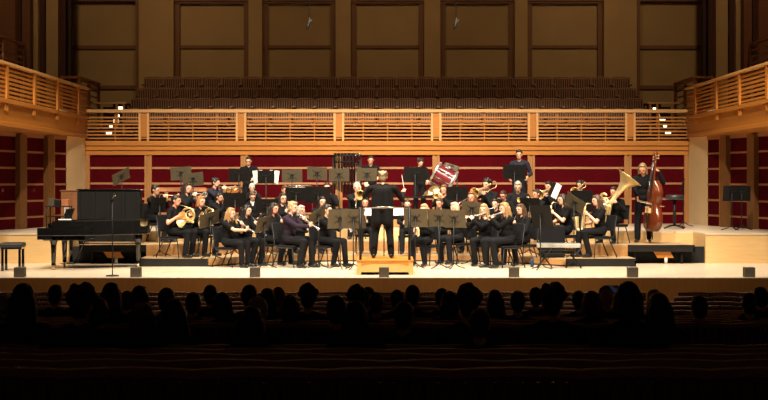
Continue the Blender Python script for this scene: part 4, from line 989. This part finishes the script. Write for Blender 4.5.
# tilted maroon bass drum on its stand
D = 31.6; q = P(443.5, 178, D); zf = level(q.x, D); bd = empty('bass_drum', (q.x, D, zf)); tag(bd, 'tilted maroon bass drum with chrome rims and lugs on a stand', 'drum')
ax = V((.84, -.10, -.48)).normalized(); u_ = ax.orthogonal().normalized(); w_ = ax.cross(u_); c = V((0, 0, q.z - zf)); r = .28; hl = .24
t = MB(); t.tube([c - ax * hl, c + ax * hl], r, 32, cap=False); t.tube([c + ax * hl, c - ax * hl], r - .01, 32, cap=False); t.build('shell', M['maroon'], bd)
for s in (-1, 1):
    t = MB(); t.tube(arc(c + ax * hl * s, u_, w_, r + .014, 0, 2 * math.pi, 32), .030, 8, cap=False); t.build('hoop', M['silver'], bd)
    t = MB(); t.tube([c + ax * (hl * s - .004), c + ax * (hl * s + .004)], r - .006, 32); t.build('head', M['skinhead'], bd)
for k in range(10):
    a = k * .6283; p = c + (u_ * math.cos(a) + w_ * math.sin(a)) * (r + .016); t = MB(); t.tube([p - ax * hl, p + ax * hl], .011, 6); t.tube([p - ax * .05, p + ax * .05], .014, 6); t.build('tension_rod', M['chrome'], bd)
t = MB(); lo = c.z - r * .95
for sx, sy in ((-1, -1), (1, -1), (-1, 1), (1, 1)): t.tube([(sx * .12, sy * .12, lo), (sx * .28, sy * .28, .012)], .016, 6)
t.tube([(-.12, -.12, lo), (.12, .12, lo)], .016, 6); t.tube([(-.12, .12, lo), (.12, -.12, lo)], .016, 6); t.tube([(0, 0, lo), c - V((0, 0, .27))], .02, 6)
t.build('stand', M['blackmetal'], bd)
# grey case propped behind the drum
q = P(451, 168.5, 32.6); zf = level(q.x, 32.6); g = empty('gong_case', (q.x, 32.6, zf)); tag(g, 'grey drum case propped up behind the tilted maroon drum', 'case')
g.name = 'drum_case'
MB().cbox((0, 0, q.z - zf), (.38, .14, .22), Matrix.Rotation(.3, 3, 'Y')).build('shell', M['taupe'], g, bevel=.03)
t = MB(); [t.tube([(sx * .15, 0, q.z - zf - .08), (sx * .17, 0, .001)], .015, 6) for sx in (-1, 1)]; t.build('trestle', M['blackmetal'], g)
MB().tube([(-.06, -.08, q.z - zf + .1), (-.05, -.12, q.z - zf + .1), (.05, -.12, q.z - zf + .07), (.06, -.08, q.z - zf + .07)], .01, 6).build('handle', M['blackmetal'], g)
# bell kit (keyboard glockenspiel) on a folding stand, right front
D = 26.6; c = at(559, D); zt = PZ(243, D); bk = empty('glockenspiel', c); bk.rotation_euler = (0, 0, R(-6)); tag(bk, 'long silver-barred glockenspiel on a folding black stand, right front', 'glockenspiel')
MB().box((-.46, -.17, zt - .09), (.44, .17, zt - .01)).build('case', M['alu'], bk, bevel=.01)
for k in range(25): x = -.42 + .82 * k / 24; l = .15 - .0025 * k; MB().box((x - .013, -l, zt - .008), (x + .013, l, zt + .004)).build('bar', M['silver'], bk)
for sx in (-1, 1):
    for e in (-1, 1): MB().tube([(sx * .30 - e * .16, e * .15, zt - .09), (sx * .30 + e * .16, -e * .02 * sx, .001)], .015, 6).build('leg', M['blackmetal'], bk)
t = MB(); t.tube([(-.40, -.12, zt - .14), (.36, -.12, zt - .14)], .02, 6); t.tube([(-.3, .05, zt - .20), (.3, .05, zt - .20)], .03, 6); t.build('crossbar', M['blackmetal'], bk)
# black cloth-covered case behind it
D = 27.45; c = at(552, D); cb = MB(); cb.box((-.27, -.12, .002), (.27, .16, PZ(225, D) - c.z)); o = cb.build('covered_bench', M['blackcloth'], bevel=.04); o.location = c; tag(o, 'low bench covered in black cloth behind the glockenspiel', 'bench')
# blue bottle on the stage floor
D = 26.9; c = at(532, D); bo = empty('water_bottle', c); tag(bo, 'blue water bottle on the floor left of the glockenspiel', 'bottle')
MB().tube([(0, 0, 0), (0, 0, .01), (0, 0, .15), (0, 0, .18)], [.03, .035, .035, .016], 12).build('body', M['blue'], bo); MB().tube([(0, 0, .178), (0, 0, .205)], .017, 10).build('cap', M['blackmetal'], bo)
# tall black drum stool, right back
D = 31.0; c = at(674.5, D); stl = empty('stool', c); tag(stl, 'tall black padded stool standing alone right of the bass player', 'stool'); zt = PZ(194.8, D) - c.z
MB().tube([(0, 0, zt - .12), (0, 0, zt - .10), (0, 0, zt - .02), (0, 0, zt)], [.19, .215, .215, .19], 20).build('seat', M['leather'], stl)
MB().tube([(0, 0, zt - .12), (0, 0, .06)], .035, 10).build('post', M['blackmetal'], stl)
for k in range(4): a = k * 1.571 + .5; MB().tube([(0, 0, .09), (.14 * math.cos(a), .14 * math.sin(a), .07), (.32 * math.cos(a), .32 * math.sin(a), .02)], .022, 6).build('leg', M['blackmetal'], stl)

# ------------------------------------------------------------------ double bass and its player
D = 28.55; c = at(651, D); db = empty('double_bass', (c.x, c.y, c.z), R(-42)); tag(db, 'large red-brown double bass held upright by the standing blond player', 'double bass')
db.rotation_euler = (Matrix.Rotation(R(4.5), 3, 'Y') @ Matrix.Rotation(R(-72), 3, 'Z')).to_euler()
BO = .13
prof = [(.14, .03), (.16, .17), (.22, .275), (.32, .335), (.42, .34), (.52, .315), (.62, .25), (.72, .205), (.80, .205), (.88, .235), (.97, .265), (1.05, .265), (1.13, .225), (1.20, .15), (1.26, .075), (1.29, .045)]
dbk = []
t = MB(); n = 24; vs = []
for z, w in prof:
    for i in range(n):
        a = 2 * math.pi * i / n; ca, sa = math.cos(a), math.sin(a)
        x = w * math.copysign(abs(ca) ** .35, ca); y = math.copysign(abs(sa) ** .45, sa)
        dep = .085 + .03 * max(0, 1 - (x / max(w, .01)) ** 2); dep *= (1 if z < .9 else 1 - .28 * (z - .9) / .4)
        vs.append((x, y * dep, z))
fs = [(j * n + i, j * n + (i + 1) % n, (j + 1) * n + (i + 1) % n, (j + 1) * n + i) for j in range(len(prof) - 1) for i in range(n)] + [tuple(range(n - 1, -1, -1)), tuple(range((len(prof) - 1) * n, len(prof) * n))]
t.add(vs, fs, True); t.lift(BO).build('body', M['varnish'], db)
t = MB(); t.tube([(0, -.06, 1.24), (0, -.055, 1.32), (0, -.05, 1.66), (0, -.05, 1.74)], [.04, .03, .024, .024], 10); t.lift(BO).build('neck', M['varnish'], db)
t = MB(); t.box((-.034, -.115, .86), (.034, -.095, 1.70)); t.lift(BO).build('fingerboard', M['ebony'], db)
t = MB(); t.tube([(0, -.05, 1.73), (0, -.045, 1.86)], [.03, .03], 8); t.tube(arc((0, -.06, 1.885), (0, 1, 0), (0, 0, 1), .035, -.8, 4.9, 14), [.03 - .001 * i for i in range(15)], 8); t.lift(BO).build('scroll', M['varnish'], db)
for k in range(4): s = 1 if k % 2 else -1; z = 1.76 + .028 * k; t = MB(); t.tube([(s * .02, -.045, z), (s * .10, -.045, z)], .008, 6); t.cbox((s * .115, -.045, z), (.035, .012, .035)); t.lift(BO).build('tuning_peg', M['brass'], db)
t = MB(); t.box((-.085, -.175, .655), (.085, -.16, .69)); t.box((-.08, -.172, .55), (-.06, -.11, .66)); t.box((.06, -.172, .55), (.08, -.11, .66)); t.lift(BO).build('bridge', M['facing'], db)
t = MB(); t.add([(-.05, -.135, .50), (.05, -.135, .50), (.02, -.12, .2), (-.02, -.12, .2), (-.05, -.15, .50), (.05, -.15, .50), (.02, -.135, .2), (-.02, -.135, .2)], [(0, 1, 2, 3), (7, 6, 5, 4), (0, 4, 5, 1), (1, 5, 6, 2), (2, 6, 7, 3), (3, 7, 4, 0)]); t.lift(BO).build('tailpiece', M['ebony'], db)
for k in range(4): x = -.03 + .02 * k; MB().tube([(x, -.145, .48), (x * 1.4, -.178, .685), (x * .8, -.112, 1.71)], .0028, 4).lift(BO).build('string', M['chrome'], db)
for s in (-1, 1): t = MB(); t.tube([(s * .13, -.112, .80), (s * .11, -.117, .78), (s * .125, -.117, .72), (s * .15, -.113, .65), (s * .17, -.108, .62)], [.012, .009, .008, .009, .012], 6); t.lift(BO).build('sound_hole', M['ebony'], db)
MB().tube([(0, 0, 0.0), (0, 0, .29)], [.006, .010], 8).build('endpin', M['chrome'], db)
Db = 28.95; xb = PX(643.5, Db); zf = level(xb, Db); sb = (PZ(160, Db) - zf) / 1.755
wbass = Matrix.Translation((c.x, c.y, c.z)) @ db.rotation_euler.to_matrix().to_4x4()
wp = Matrix.Translation((xb, Db, zf)) @ Matrix.Rotation(R(-20), 4, 'Z') @ Matrix.Scale(sb, 4)
inv = wp.inverted()
gl = inv @ (wbass @ V((0.0, -.02, 1.66))); gr = inv @ P(637.5, 200, 28.55)
person((xb, Db, zf), R(-20), sb, 'standing blond double bass player in black, right side of the stage', ('bob', 'sand'), 'r', 'k', pose='stand', lean=.10, pitch=.35, yaw=.0, seed=5,
       hands=((gr, (.1, -.5, -.8), (.6, -.3, 0)), (gl + V((.0, .05, 0)), (-.6, -.6, .4), (-.6, .2, -.6))), legs=(-.13, .13))
bw = empty('bow', wp @ gr); tag(bw, 'double bass bow in the right hand of the standing bass player', 'bow')
e = V((.46, -.12, -.02)); e2 = P(650, 203, 28.45) - wp @ gr; d = e2.normalized()
MB().tube([d * -.06, d * .62], [.007, .005], 6).build('stick', M['rosewood'], bw); MB().tube([d * -.03 + V((0, 0, -.03)), d * .6 + V((0, 0, -.015))], .0045, 5).build('bow_hair', M['ivory'], bw); MB().cbox(d * -.02 + V((0, 0, -.016)), (.05, .016, .03)).build('frog', M['ebony'], bw)

# ------------------------------------------------------------------ grand piano, bench, microphone and other things on the left
pn = empty('grand_piano', (PX(37, 25.95), 25.95, 0), R(3)); tag(pn, 'black lacquered grand piano with closed lid at the left of the stage', 'piano')
L = 2.15
out = [(.30, 0), (.95, 0), (1.15, .05), (1.4, .22), (1.6, .36), (1.8, .47), (2.0, .62), (2.12, .85), (2.14, 1.1), (2.05, 1.33), (1.85, 1.44), (1.5, 1.46), (.30, 1.46)]
t = MB(); t.prism(out, .70, 1.0); t.build('case', M['blacklac'], pn, bevel=.012)
t = MB(); t.prism([(.0, 0), (.30, 0), (.30, 1.46), (.0, 1.46)], .62, .70); t.box((.0, 0, .70), (.30, .07, .86)); t.box((.0, 1.39, .70), (.30, 1.46, .86)); t.prism([(.10, .07), (.95, .07), (.95, 1.39), (.10, 1.39)], .60, .699); t.build('key_bed', M['blacklac'], pn, bevel=.008)
t = MB(); t.box((.03, .09, .70), (.19, 1.37, .735)); t.build('white_keys', M['ivory'], pn)
t = MB()
for k in range(52):
    if k % 7 not in (2, 6): y = .09 + 1.28 * (k + 1) / 52; t.box((.08, y - .006, .7355), (.19, y + .006, .747))
t.build('black_keys', M['ebony'], pn)
t = MB(); t.box((.20, .07, .74), (.24, 1.39, .95)); t.build('fallboard', M['blacklac'], pn)
t = MB(); t.box((.36, .25, 1.001), (.75, 1.2, 1.02)); t.cbox((.50, .72, 1.13), (.02, .86, .24), Matrix.Rotation(.35, 3, 'Y')); t.build('music_desk', M['blacklac'], pn, bevel=.006)
# lid closed over the strings, front flap folded back on it
lid = [(.78, 1.46), (.78, .0), (.95, 0), (1.15, .05), (1.4, .22), (1.6, .36), (1.8, .47), (2.0, .62), (2.12, .85), (2.14, 1.1), (2.05, 1.33), (1.85, 1.46)]
MB().prism(lid, 1.002, 1.024).build('lid', M['blacklac'], pn, bevel=.006)
MB().prism([(.80, .03), (1.16, .08), (1.16, 1.44), (.80, 1.44)], 1.025, 1.045).build('folded_lid_flap', M['blacklac'], pn, bevel=.005)
for x, y in ((.30, .16), (.30, 1.28), (1.92, .90)):
    t = MB(); t.tube([(x, y, .69), (x, y, .60), (x, y, .52), (x, y, .14), (x, y, .085)], [.085, .085, .062, .045, .05], 8, smooth=False); lg = t.build('leg', M['blacklac'], pn)
    t = MB(); t.tube([(x - .018, y, .04), (x + .018, y, .04)], .038, 12); t.tube([(x, y, .05), (x, y, .10)], .02, 8); t.build('caster', M['brass'], lg)
ly = MB()
for s in (-1, 1): ly.tube([(.55, .72 + s * .10, .62), (.55, .72 + s * .08, .12)], .018, 8)
ly.box((.48, .58, .08), (.62, .86, .13)); ly.tube([(.62, .72, .12), (.86, .72, .60)], .012, 6); lyr = ly.build('pedal_lyre', M['blacklac'], pn)
for s in (-1, 0, 1): MB().box((.34, .72 + s * .07 - .018, .085), (.49, .72 + s * .07 + .018, .10)).build('pedal', M['brass'], lyr)
t = MB(); 
for k, x in enumerate((1.0, 1.06, 1.12)): t.box((x, -.004, .72), (x + .02, -.001, .86))
wpn = Matrix.Translation(pn.location) @ Matrix.Rotation(R(3), 4, 'Z')
t = MB(); t.box((-.10, -.2, 0), (.10, .2, .012), Matrix.Rotation(.35 + 1.22, 3, 'Y')); o = t.build('sheet_music', M['paper']); o.location = wpn @ V((.47, .62, 1.17)); o.rotation_euler = (0, 0, R(3)); tag(o, 'white sheet music on the piano desk', 'sheet music')
t = MB(); t.box((-.13, -.3, 0), (.13, .12, .01), Matrix.Rotation(.0, 3, 'Y')); o = t.build('sheet_music', M['paper']); o.location = wpn @ V((.50, .30, 1.022)); o.rotation_euler = (0, 0, R(14)); tag(o, 'loose white paper lying flat on top of the piano front', 'sheet music')
D = 28.15; c = V((PX(109, D), D, Z2)); up = empty('upright_piano', c); tag(up, 'black upright piano standing behind the grand piano, its back to the hall', 'piano'); zt = PZ(189, D) - Z2
t = MB(); t.box((-.68, -.02, .06), (.68, .30, zt - .03)); t.build('case', M['standblack'], up, bevel=.01)
MB().box((-.71, -.05, zt - .03), (.71, .34, zt)).build('top_lid', M['blacklac'], up, bevel=.006)
t = MB()
for x in (-.66, -.33, 0, .33, .66): t.box((x - .03, -.06, .10), (x + .03, -.019, zt - .06))
t.build('back_posts', M['standblack'], up); MB().box((-.62, .30, .60), (.62, .56, .72)).build('key_bed', M['blacklac'], up)
for s_ in (-1, 1): MB().box((s_ * .62 - .05, .0, .0), (s_ * .62 + .05, .56, .06)).build('foot', M['blacklac'], up)
# bench
D = 25.9; c = at(13, D); pb = empty('piano_bench', c, R(4)); tag(pb, 'black padded piano bench standing alone at the far left', 'bench'); zt = PZ(242.5, D)
MB().box((-.21, -.20, zt - .13), (.21, .20, zt - .03)).build('apron', M['blacklac'], pb, bevel=.01); cu = MB(); cu.box((-.225, -.215, zt - .10), (.225, .215, zt)); cu = cu.build('cushion', M['leather'], pb, bevel=.035)
tb_ = MB(); [tb_.ell((x, y, zt + .001), (.012, .012, .006)) for x in (-.1, 0, .1) for y in (-.1, 0, .1)]; tb_.build('tuft_button', M['leather'], cu)
for sx in (-1, 1):
    for sy in (-1, 1): MB().box((sx * .17 - .025, sy * .16 - .025, 0), (sx * .17 + .025, sy * .16 + .025, zt - .12)).build('leg', M['blacklac'], pb)
# microphone on a tall stand in front of the piano
D = 24.3; c = at(112.5, D); mi = empty('microphone_stand', c); tag(mi, 'thin black microphone stand with round base in front of the piano', 'microphone stand'); zt = PZ(200, D)
MB().tube([(0, 0, 0), (0, 0, .02), (0, 0, .03)], [.125, .12, .02], 20).build('base', M['blackmetal'], mi); MB().tube([(0, 0, .02), (0, 0, zt - .04)], .011, 8).build('pole', M['blackmetal'], mi)
MB().tube([(0, 0, zt - .06), (-.03, .0, zt - .02), (.015, 0, zt + .06)], .013, 6).build('clip', M['blackmetal'], mi)
m2 = empty('microphone', (c.x, c.y, zt)); m2.parent = None; tag(m2, 'silver-headed microphone on the thin stand before the piano', 'microphone')
MB().tube([(-.01, 0, -.05), (.03, 0, .07)], [.011, .016], 10).build('body', M['blackmetal'], m2); t = MB(); t.ell((.04, 0, .10), (.026, .026, .032)); t.build('grille', M['chrome'], m2)
# brown cabinet and an equipment cart behind the piano
D = 30.0; c = V((PX(73.5, D), D, Z3)); cb = empty('cabinet', c, R(-4)); tag(cb, 'low red-brown wooden cabinet behind the piano beside the cream pier', 'cabinet'); zt = PZ(190, D) - Z3
MB().box((-.24, -.2, .05), (.26, .2, zt - .025)).build('body', M['brownwood'], cb, bevel=.006); MB().box((-.26, -.22, zt - .025), (.28, .21, zt)).build('top', M['brownwood'], cb, bevel=.006)
for s in (-1, 1): dd = MB().box((-.225 if s < 0 else .02, -.212, .08), (.005 if s < 0 else .245, -.2, zt - .05)).build('door', M['brownwood'], cb, bevel=.004); MB().tube([(.005 + s * .035 + .008, -.228, zt * .5), (.005 + s * .035 + .008, -.21, zt * .5)], .012, 8).build('knob', M['brass'], dd)
MB().box((-.24, -.18, 0), (.27, .18, .05)).build('plinth', M['ebony'], cb)
D = 28.6; c = V((PX(59, D), D, Z3)); ca = empty('equipment_cart', c); tag(ca, 'black equipment cart with small devices behind the piano keyboard', 'cart'); zt = PZ(206, D) - Z3
for z in (.12, .38, zt): MB().box((-.26, -.18, z - .02), (.26, .18, z)).build('shelf', M['blackmetal'], ca)
for sx in (-1, 1):
    for sy in (-1, 1): MB().tube([(sx * .24, sy * .16, .001), (sx * .24, sy * .16, zt + .01)], .014, 6).build('post', M['blackmetal'], ca)
for k, (x, w, h, ma, nm, lb) in enumerate(((-.16, .07, .17, 'standlit', 'speaker_box', 'small grey box on the left of the equipment cart'), (-.01, .06, .14, 'blackmetal', 'recorder', 'small black recorder in the middle of the equipment cart'), (.15, .08, .15, 'rosewood', 'wooden_case', 'small brown case on the right of the equipment cart'))):
    o = MB().box((-w, -.08, 0), (w, .08, h)).build(nm, M[ma], bevel=.008); o.location = (c.x + x, c.y, c.z + zt); tag(o, lb, 'box')
# small boxes along the stage front
for k, (px, wh) in enumerate(((20, 'below the piano bench'), (136, 'below the tail of the piano'), (255, 'in front of the left clarinetists'), (384, 'in front of the podium'), (514, 'in front of the strawberry-blond flutist'), (632.5, 'below the double bass player'), (749, 'at the far right stage edge'))):
    fb = empty('footlight_box', (PX(px, SF + .12), SF + .12, 0)); tag(fb, 'small taupe box on the stage edge ' + wh, 'box', 'small boxes along the stage edge')
    MB().box((-.095, -.09, 0), (.095, .09, .185)).build('housing', M['taupe'], fb, bevel=.008); MB().box((-.08, .088, .03), (.08, .094, .16)).build('grille', M['blackmetal'], fb)
# ================================================================== THE AUDITORIUM
ROWS = [5.5, 6.4, 7.3, 8.2, 9.1, 10.5, 11.5, 12.5, 13.5, 14.5, 15.5, 16.5, 17.5, 18.4, 19.3, 20.2, 21.1, 22.0]
RNAME = ['', '', 'third row from the bottom', 'fourth row from the bottom', 'fifth row from the bottom', 'row beyond the cross aisle'] + ['%s row from the stage' % ordinal(k) for k in range(12, 0, -1)]
RNAME[1] = 'second row from the bottom'; RNAME[0] = 'nearest row'
def dz(D): return .25 + .1 * D if D <= 9.1 else (1.16 if D <= 10.5 else (1.16 + .69 * (D - 10.5) / 7.8 if D < 18.3 else 1.85 + .05 * min(1, (D - 18.3) / 2)))
SH = .88
def rowfloor(D): return CAMZ - dz(D) - SH
fl = MB()
for i, D in enumerate(ROWS):
    nx = ROWS[i + 1] if i + 1 < len(ROWS) else SF
    fl.box((-13, D - .45 if i else -2, -1.3), (13, nx - .45 if i + 1 < len(ROWS) else SF + .05, rowfloor(D)))
struct(fl.build('floor_rows', M['audfloor']))
def aud_seat():
    r = empty('theatre_seat')
    pitch = .56; b = MB(); n = 9
    def top(x): return SH - .022 - .010 * (2 * x / pitch) ** 2
    for k in range(n):
        x = -.252 + .504 * k / (n - 1); b.box((x - .022, -.015, .16), (x + .022, .01, top(x) - .01))
    b.box((-.275, .01, .18), (.275, .025, SH - .07)); b.build('slatted_back', M['seatwood'], r)
    c = MB(); xs = [-.28 + .56 * k / 10 for k in range(11)]; vs = []
    for x in xs: t = top(x); vs += [(x, -.022, t - .016), (x, .032, t - .016), (x, .032, t + .02), (x, -.022, t + .02)]
    c.add(vs, [(4 * i + k, 4 * i + (k + 1) % 4, 4 * i + 4 + (k + 1) % 4, 4 * i + 4 + k) for i in range(10) for k in range(4)] + [(3, 2, 1, 0), (40, 41, 42, 43)]); c.build('top_cap', M['seatcap'], r)
    MB().box((-.24, .03, .42), (.24, .46, .50)).build('seat', M['seatcloth'], r, bevel=.03)
    MB().box((-.305, .03, .0), (-.255, .42, .64)).build('side_panel', M['seatwood'], r, bevel=.01)
    return r
proto = aud_seat(); first = True
for ri, D in enumerate(ROWS):
    zf = rowfloor(D); half = D / F
    xl, xr = (-CX) * half - .3, (768 - CX) * half + .3
    off = (.28 if ri % 2 else 0); k = 0
    i0 = math.ceil((xl - off) / .56); i1 = math.floor((xr - off) / .56)
    for i in range(i0, i1 + 1):
        x = off + .56 * i; px = CX + x / half
        if D > 15 and 655 < px < 676: continue
        k += 1
        o = proto if first else dup(proto); first = False
        o.location = (x, D, zf)
        o.rotation_euler = (0, 0, random.uniform(-.01, .01))
        tag(o, 'slatted dark theatre seat, %s from left in the %s' % (ordinal(k), RNAME[ri]), 'seat', 'dark wooden theatre seats')

# ------------------------------------------------------------------ audience, seen from behind
AUD = [  # column, row of head top, apparent head width, hair style, hair colour, sway
 (3, 293, 15, 'short', 'grey'), (22, 283, 20, 'long', 'dark'), (55, 284.5, 14.5, 'short', 'dark'), (77, 286, 20, 'curly', 'dark'), (109, 282.5, 18, 'long', 'dark'), (97, 297, 24, 'short', 'black'),
 (126, 291, 14, 'short', 'brown'), (139, 285.5, 19, 'bob', 'dark'), (166, 287.5, 17, 'short', 'dark'), (142, 302, 24, 'bob', 'brown'), (172, 299, 26, 'wide', 'dark'), (193, 292, 17, 'short', 'black'),
 (210, 285, 14, 'short', 'dark'), (222, 292, 16, 'bob', 'dark'), (249, 284.5, 16, 'short', 'dark'), (267, 288, 17, 'bob', 'dark'), (278, 287, 14, 'short', 'brown'), (257, 296, 16, 'short', 'grey'), (249, 307, 26, 'wide', 'dark'),
 (308, 285.5, 19, 'curly', 'dark'), (289, 295, 16, 'bob', 'black'), (336, 295.5, 19, 'short', 'black'), (357, 287, 20, 'curly', 'dark'), (355, 300, 20, 'bob', 'dark'), (367, 287, 15, 'short', 'dark'), (376, 292, 15, 'short', 'brown'),
 (397, 289.5, 15, 'short', 'dark'), (412, 285, 15, 'short', 'dark'), (404, 301, 23, 'short', 'black'), (442, 288, 14, 'short', 'dark'), (449, 291, 16, 'bob', 'dark'), (469, 286.5, 19, 'curly', 'dark'), (480, 308, 23, 'short', 'dark'),
 (495, 289.5, 15, 'long', 'dark'), (518, 290.5, 14.5, 'short', 'dark'), (536, 287, 14.5, 'short', 'dark'), (553, 285.5, 22, 'curly', 'dark'), (579, 290.5, 13, 'short', 'dark'), (592, 291, 17, 'bob', 'brown'), (607, 286, 15, 'short', 'black'),
 (630, 281.5, 26, 'bob', 'black'), (655, 289, 16, 'short', 'grey'), (662, 293, 17, 'long', 'dark'), (700, 295, 17, 'short', 'black'), (750, 293, 15, 'short', 'dark'), (763, 287, 16, 'short', 'dark'),
]
ABODY = []
def abody(kind):
    f, H = body('sit', female=kind in (1, 3), sleeve='long', hands=None, lean=-.05 if kind < 2 else .06, pitch=.05, wide=(1.0, 1.0, 1.12, .95)[kind], seed=kind, face=True)
    return f, H
AV = {}
used = []
ordr = sorted(range(len(AUD)), key=lambda i: AUD[i][0])
cnt = {}
for i in ordr:
    px, ty, w, hs, hc = AUD[i]
    best = None
    for D in ROWS[3:]:
        De = D + .22; zt = PZ(ty, De); s = (zt - rowfloor(D)) / 1.345
        wpx = .19 * s * F / De
        x = PX(px, De)
        cost = abs(s - .95) * 6 + abs(math.log(wpx / (w * 1.12))) * 2.2 + sum(3 for (ux, uD) in used if uD == D and abs(ux - x) < .42)
        if best is None or cost < best[0]: best = (cost, D, De, s, x)
    _, D, De, s, x = best; used.append((x, D))
    if not .8 < s < 1.15: print('AUD scale', px, round(s, 2), D)
    s = min(max(s, .8), 1.12)
    kind = (2 if hs in ('short', 'curly') and i % 3 == 0 else 0) if hs in ('short', 'curly') else (1 if i % 2 else 3)
    if kind not in AV:
        f, H = abody(kind); AV[kind] = (f, H, [], {}); QUEUE.append((f, f.raw(.013), AV[kind][2], MATSLOT('f', 'b' if kind == 2 else 'a'), False))
    f, H, objs, hairs = AV[kind]
    o = bpy.data.objects.new('person', bpy.data.meshes.new('tmp')); COL.objects.link(o)
    if px != 607: objs.append(o)
    o.location = (x, De + .03, rowfloor(D) + (PZ(ty, De) - rowfloor(D) - 1.345 * s)); o.scale = (s,) * 3; o.rotation_euler = (0, 0, math.pi + (random.uniform(-.2, .2) if px != 607 else 0))
    if hs + hc not in hairs:
        hf = hair_fig(hs, H, i); hairs[hs + hc] = []; QUEUE.append((hf, hf.raw(.014, 2), hairs[hs + hc], [HAIR[hc]], True))
    ho = bpy.data.objects.new('hair', bpy.data.meshes.new('tmp')); COL.objects.link(ho); ho.parent = o; ho.scale = (1.03, 1.03, 1.01); hairs[hs + hc].append(ho)
    desc = {'short': 'short-haired', 'long': 'long-haired', 'curly': 'curly-haired', 'bob': 'bob-haired', 'wide': 'long loose-haired'}[hs]
    cnt[desc] = cnt.get(desc, 0) + 1
    n_same = sum(1 for a in AUD if a[3] == hs)
    tag(o, '%s audience member from behind, %s such head from the left' % (desc, ordinal(cnt[desc])), 'person', 'audience seen from behind')
    if px == 607:
        q = P(611, 289, De + .42)
        wi = (Matrix.Translation(o.location) @ Matrix.Rotation(math.pi, 4, 'Z') @ Matrix.Scale(s, 4)).inverted()
        hq = [wi @ (q + V((sx * .075, -.01, -.01))) for sx in (1, -1)]
        f2, H2 = body('sit', sleeve='long', hands=((hq[0], (.15, -.5, .85), (.5, .2, .2)), (hq[1], (-.15, -.5, .85), (-.5, .2, .2))), lean=-.05, pitch=.05, seed=0)
        QUEUE.append((f2, f2.raw(.010), [o], MATSLOT('f', 'a'), False))
        ph = empty('phone', q); tag(ph, 'smartphone with dim bluish screen held up in the right part of the audience', 'phone')
        MB().box((-.075, -.004, -.038), (.075, .006, .038)).build('body', M['blackmetal'], ph, bevel=.006); MB().box((-.066, -.0065, -.032), (.066, -.0045, .032)).build('screen', M['phone'], ph)
flush()

# ================================================================== LIGHT, WORLD, CAMERA
def spot(name, loc, aim, size, power, col=(1, .87, .68), blend=.25, rad=.25):
    l = bpy.data.lights.new(name, 'SPOT'); l.energy = power; l.color = col; l.spot_size = R(size); l.spot_blend = blend; l.shadow_soft_size = rad
    o = bpy.data.objects.new(name, l); COL.objects.link(o); o.location = loc
    o.rotation_euler = (V(aim) - V(loc)).to_track_quat('-Z', 'Y').to_euler(); o['kind'] = 'helper'
    return o
for x in (-7.5, -4.5, -1.5, 1.5, 4.5, 7.5):
    spot('front_stage_lamp', (x, 19.0, 11.0), (x * .75, 29.5, 0.3), 52, FRONT_W * (.72 if abs(x) > 7 else 1))
for x in (-6, -2, 2, 6):
    spot('over_stage_lamp', (x, 27.0, 12.5), (x * .9, 28.3, 0), 60, TOP_W * (.6 if abs(x) > 5 else 1), blend=.5)
for x in (-9, -3, 3, 9):
    spot('wall_fill', (x, 30.0, 13.0), (x, 40.5, 5.5), 60, WALL_W * (1.0 if abs(x) > 5 else .75), col=(1, .68, .37), blend=.8, rad=.6)  # added fill to brighten the upper wall and terrace chairs
for x in (-8, -3, 3, 8):
    spot('fascia_fill', (x, 20.3, 12.0), (x, 23.9, -.4), 15, APRON_W * .8, blend=.6); spot('row_fill', (x, 25.0, 12.8), (x, 20.6, -.1), 23, APRON_W, blend=.6)  # added fills imitating light spill on the stage fascia and front seat rows
w = bpy.data.worlds.new('hall_dark'); SC.world = w; w.use_nodes = True
w.node_tree.nodes['Background'].inputs['Color'].default_value = (1, .5, .38, 1); w.node_tree.nodes['Background'].inputs['Strength'].default_value = .009
cam = bpy.data.cameras.new('camera'); co = bpy.data.objects.new('camera', cam); COL.objects.link(co)
co.location = (0, 0, CAMZ); co.rotation_euler = (math.pi / 2, 0, 0)
cam.sensor_width = 36; cam.lens = F / 768 * 36; cam.shift_x = -(CX - 384) / 768; cam.shift_y = -(200 - CY) / 768; cam.clip_end = 200
SC.camera = co
vs = SC.view_settings; vs.view_transform = 'Standard'; vs.look = 'None'; vs.gamma = 1; vs.use_curve_mapping = False; vs.exposure = 0.0
SC.cycles.use_denoising = True; SC.cycles.max_bounces = 8
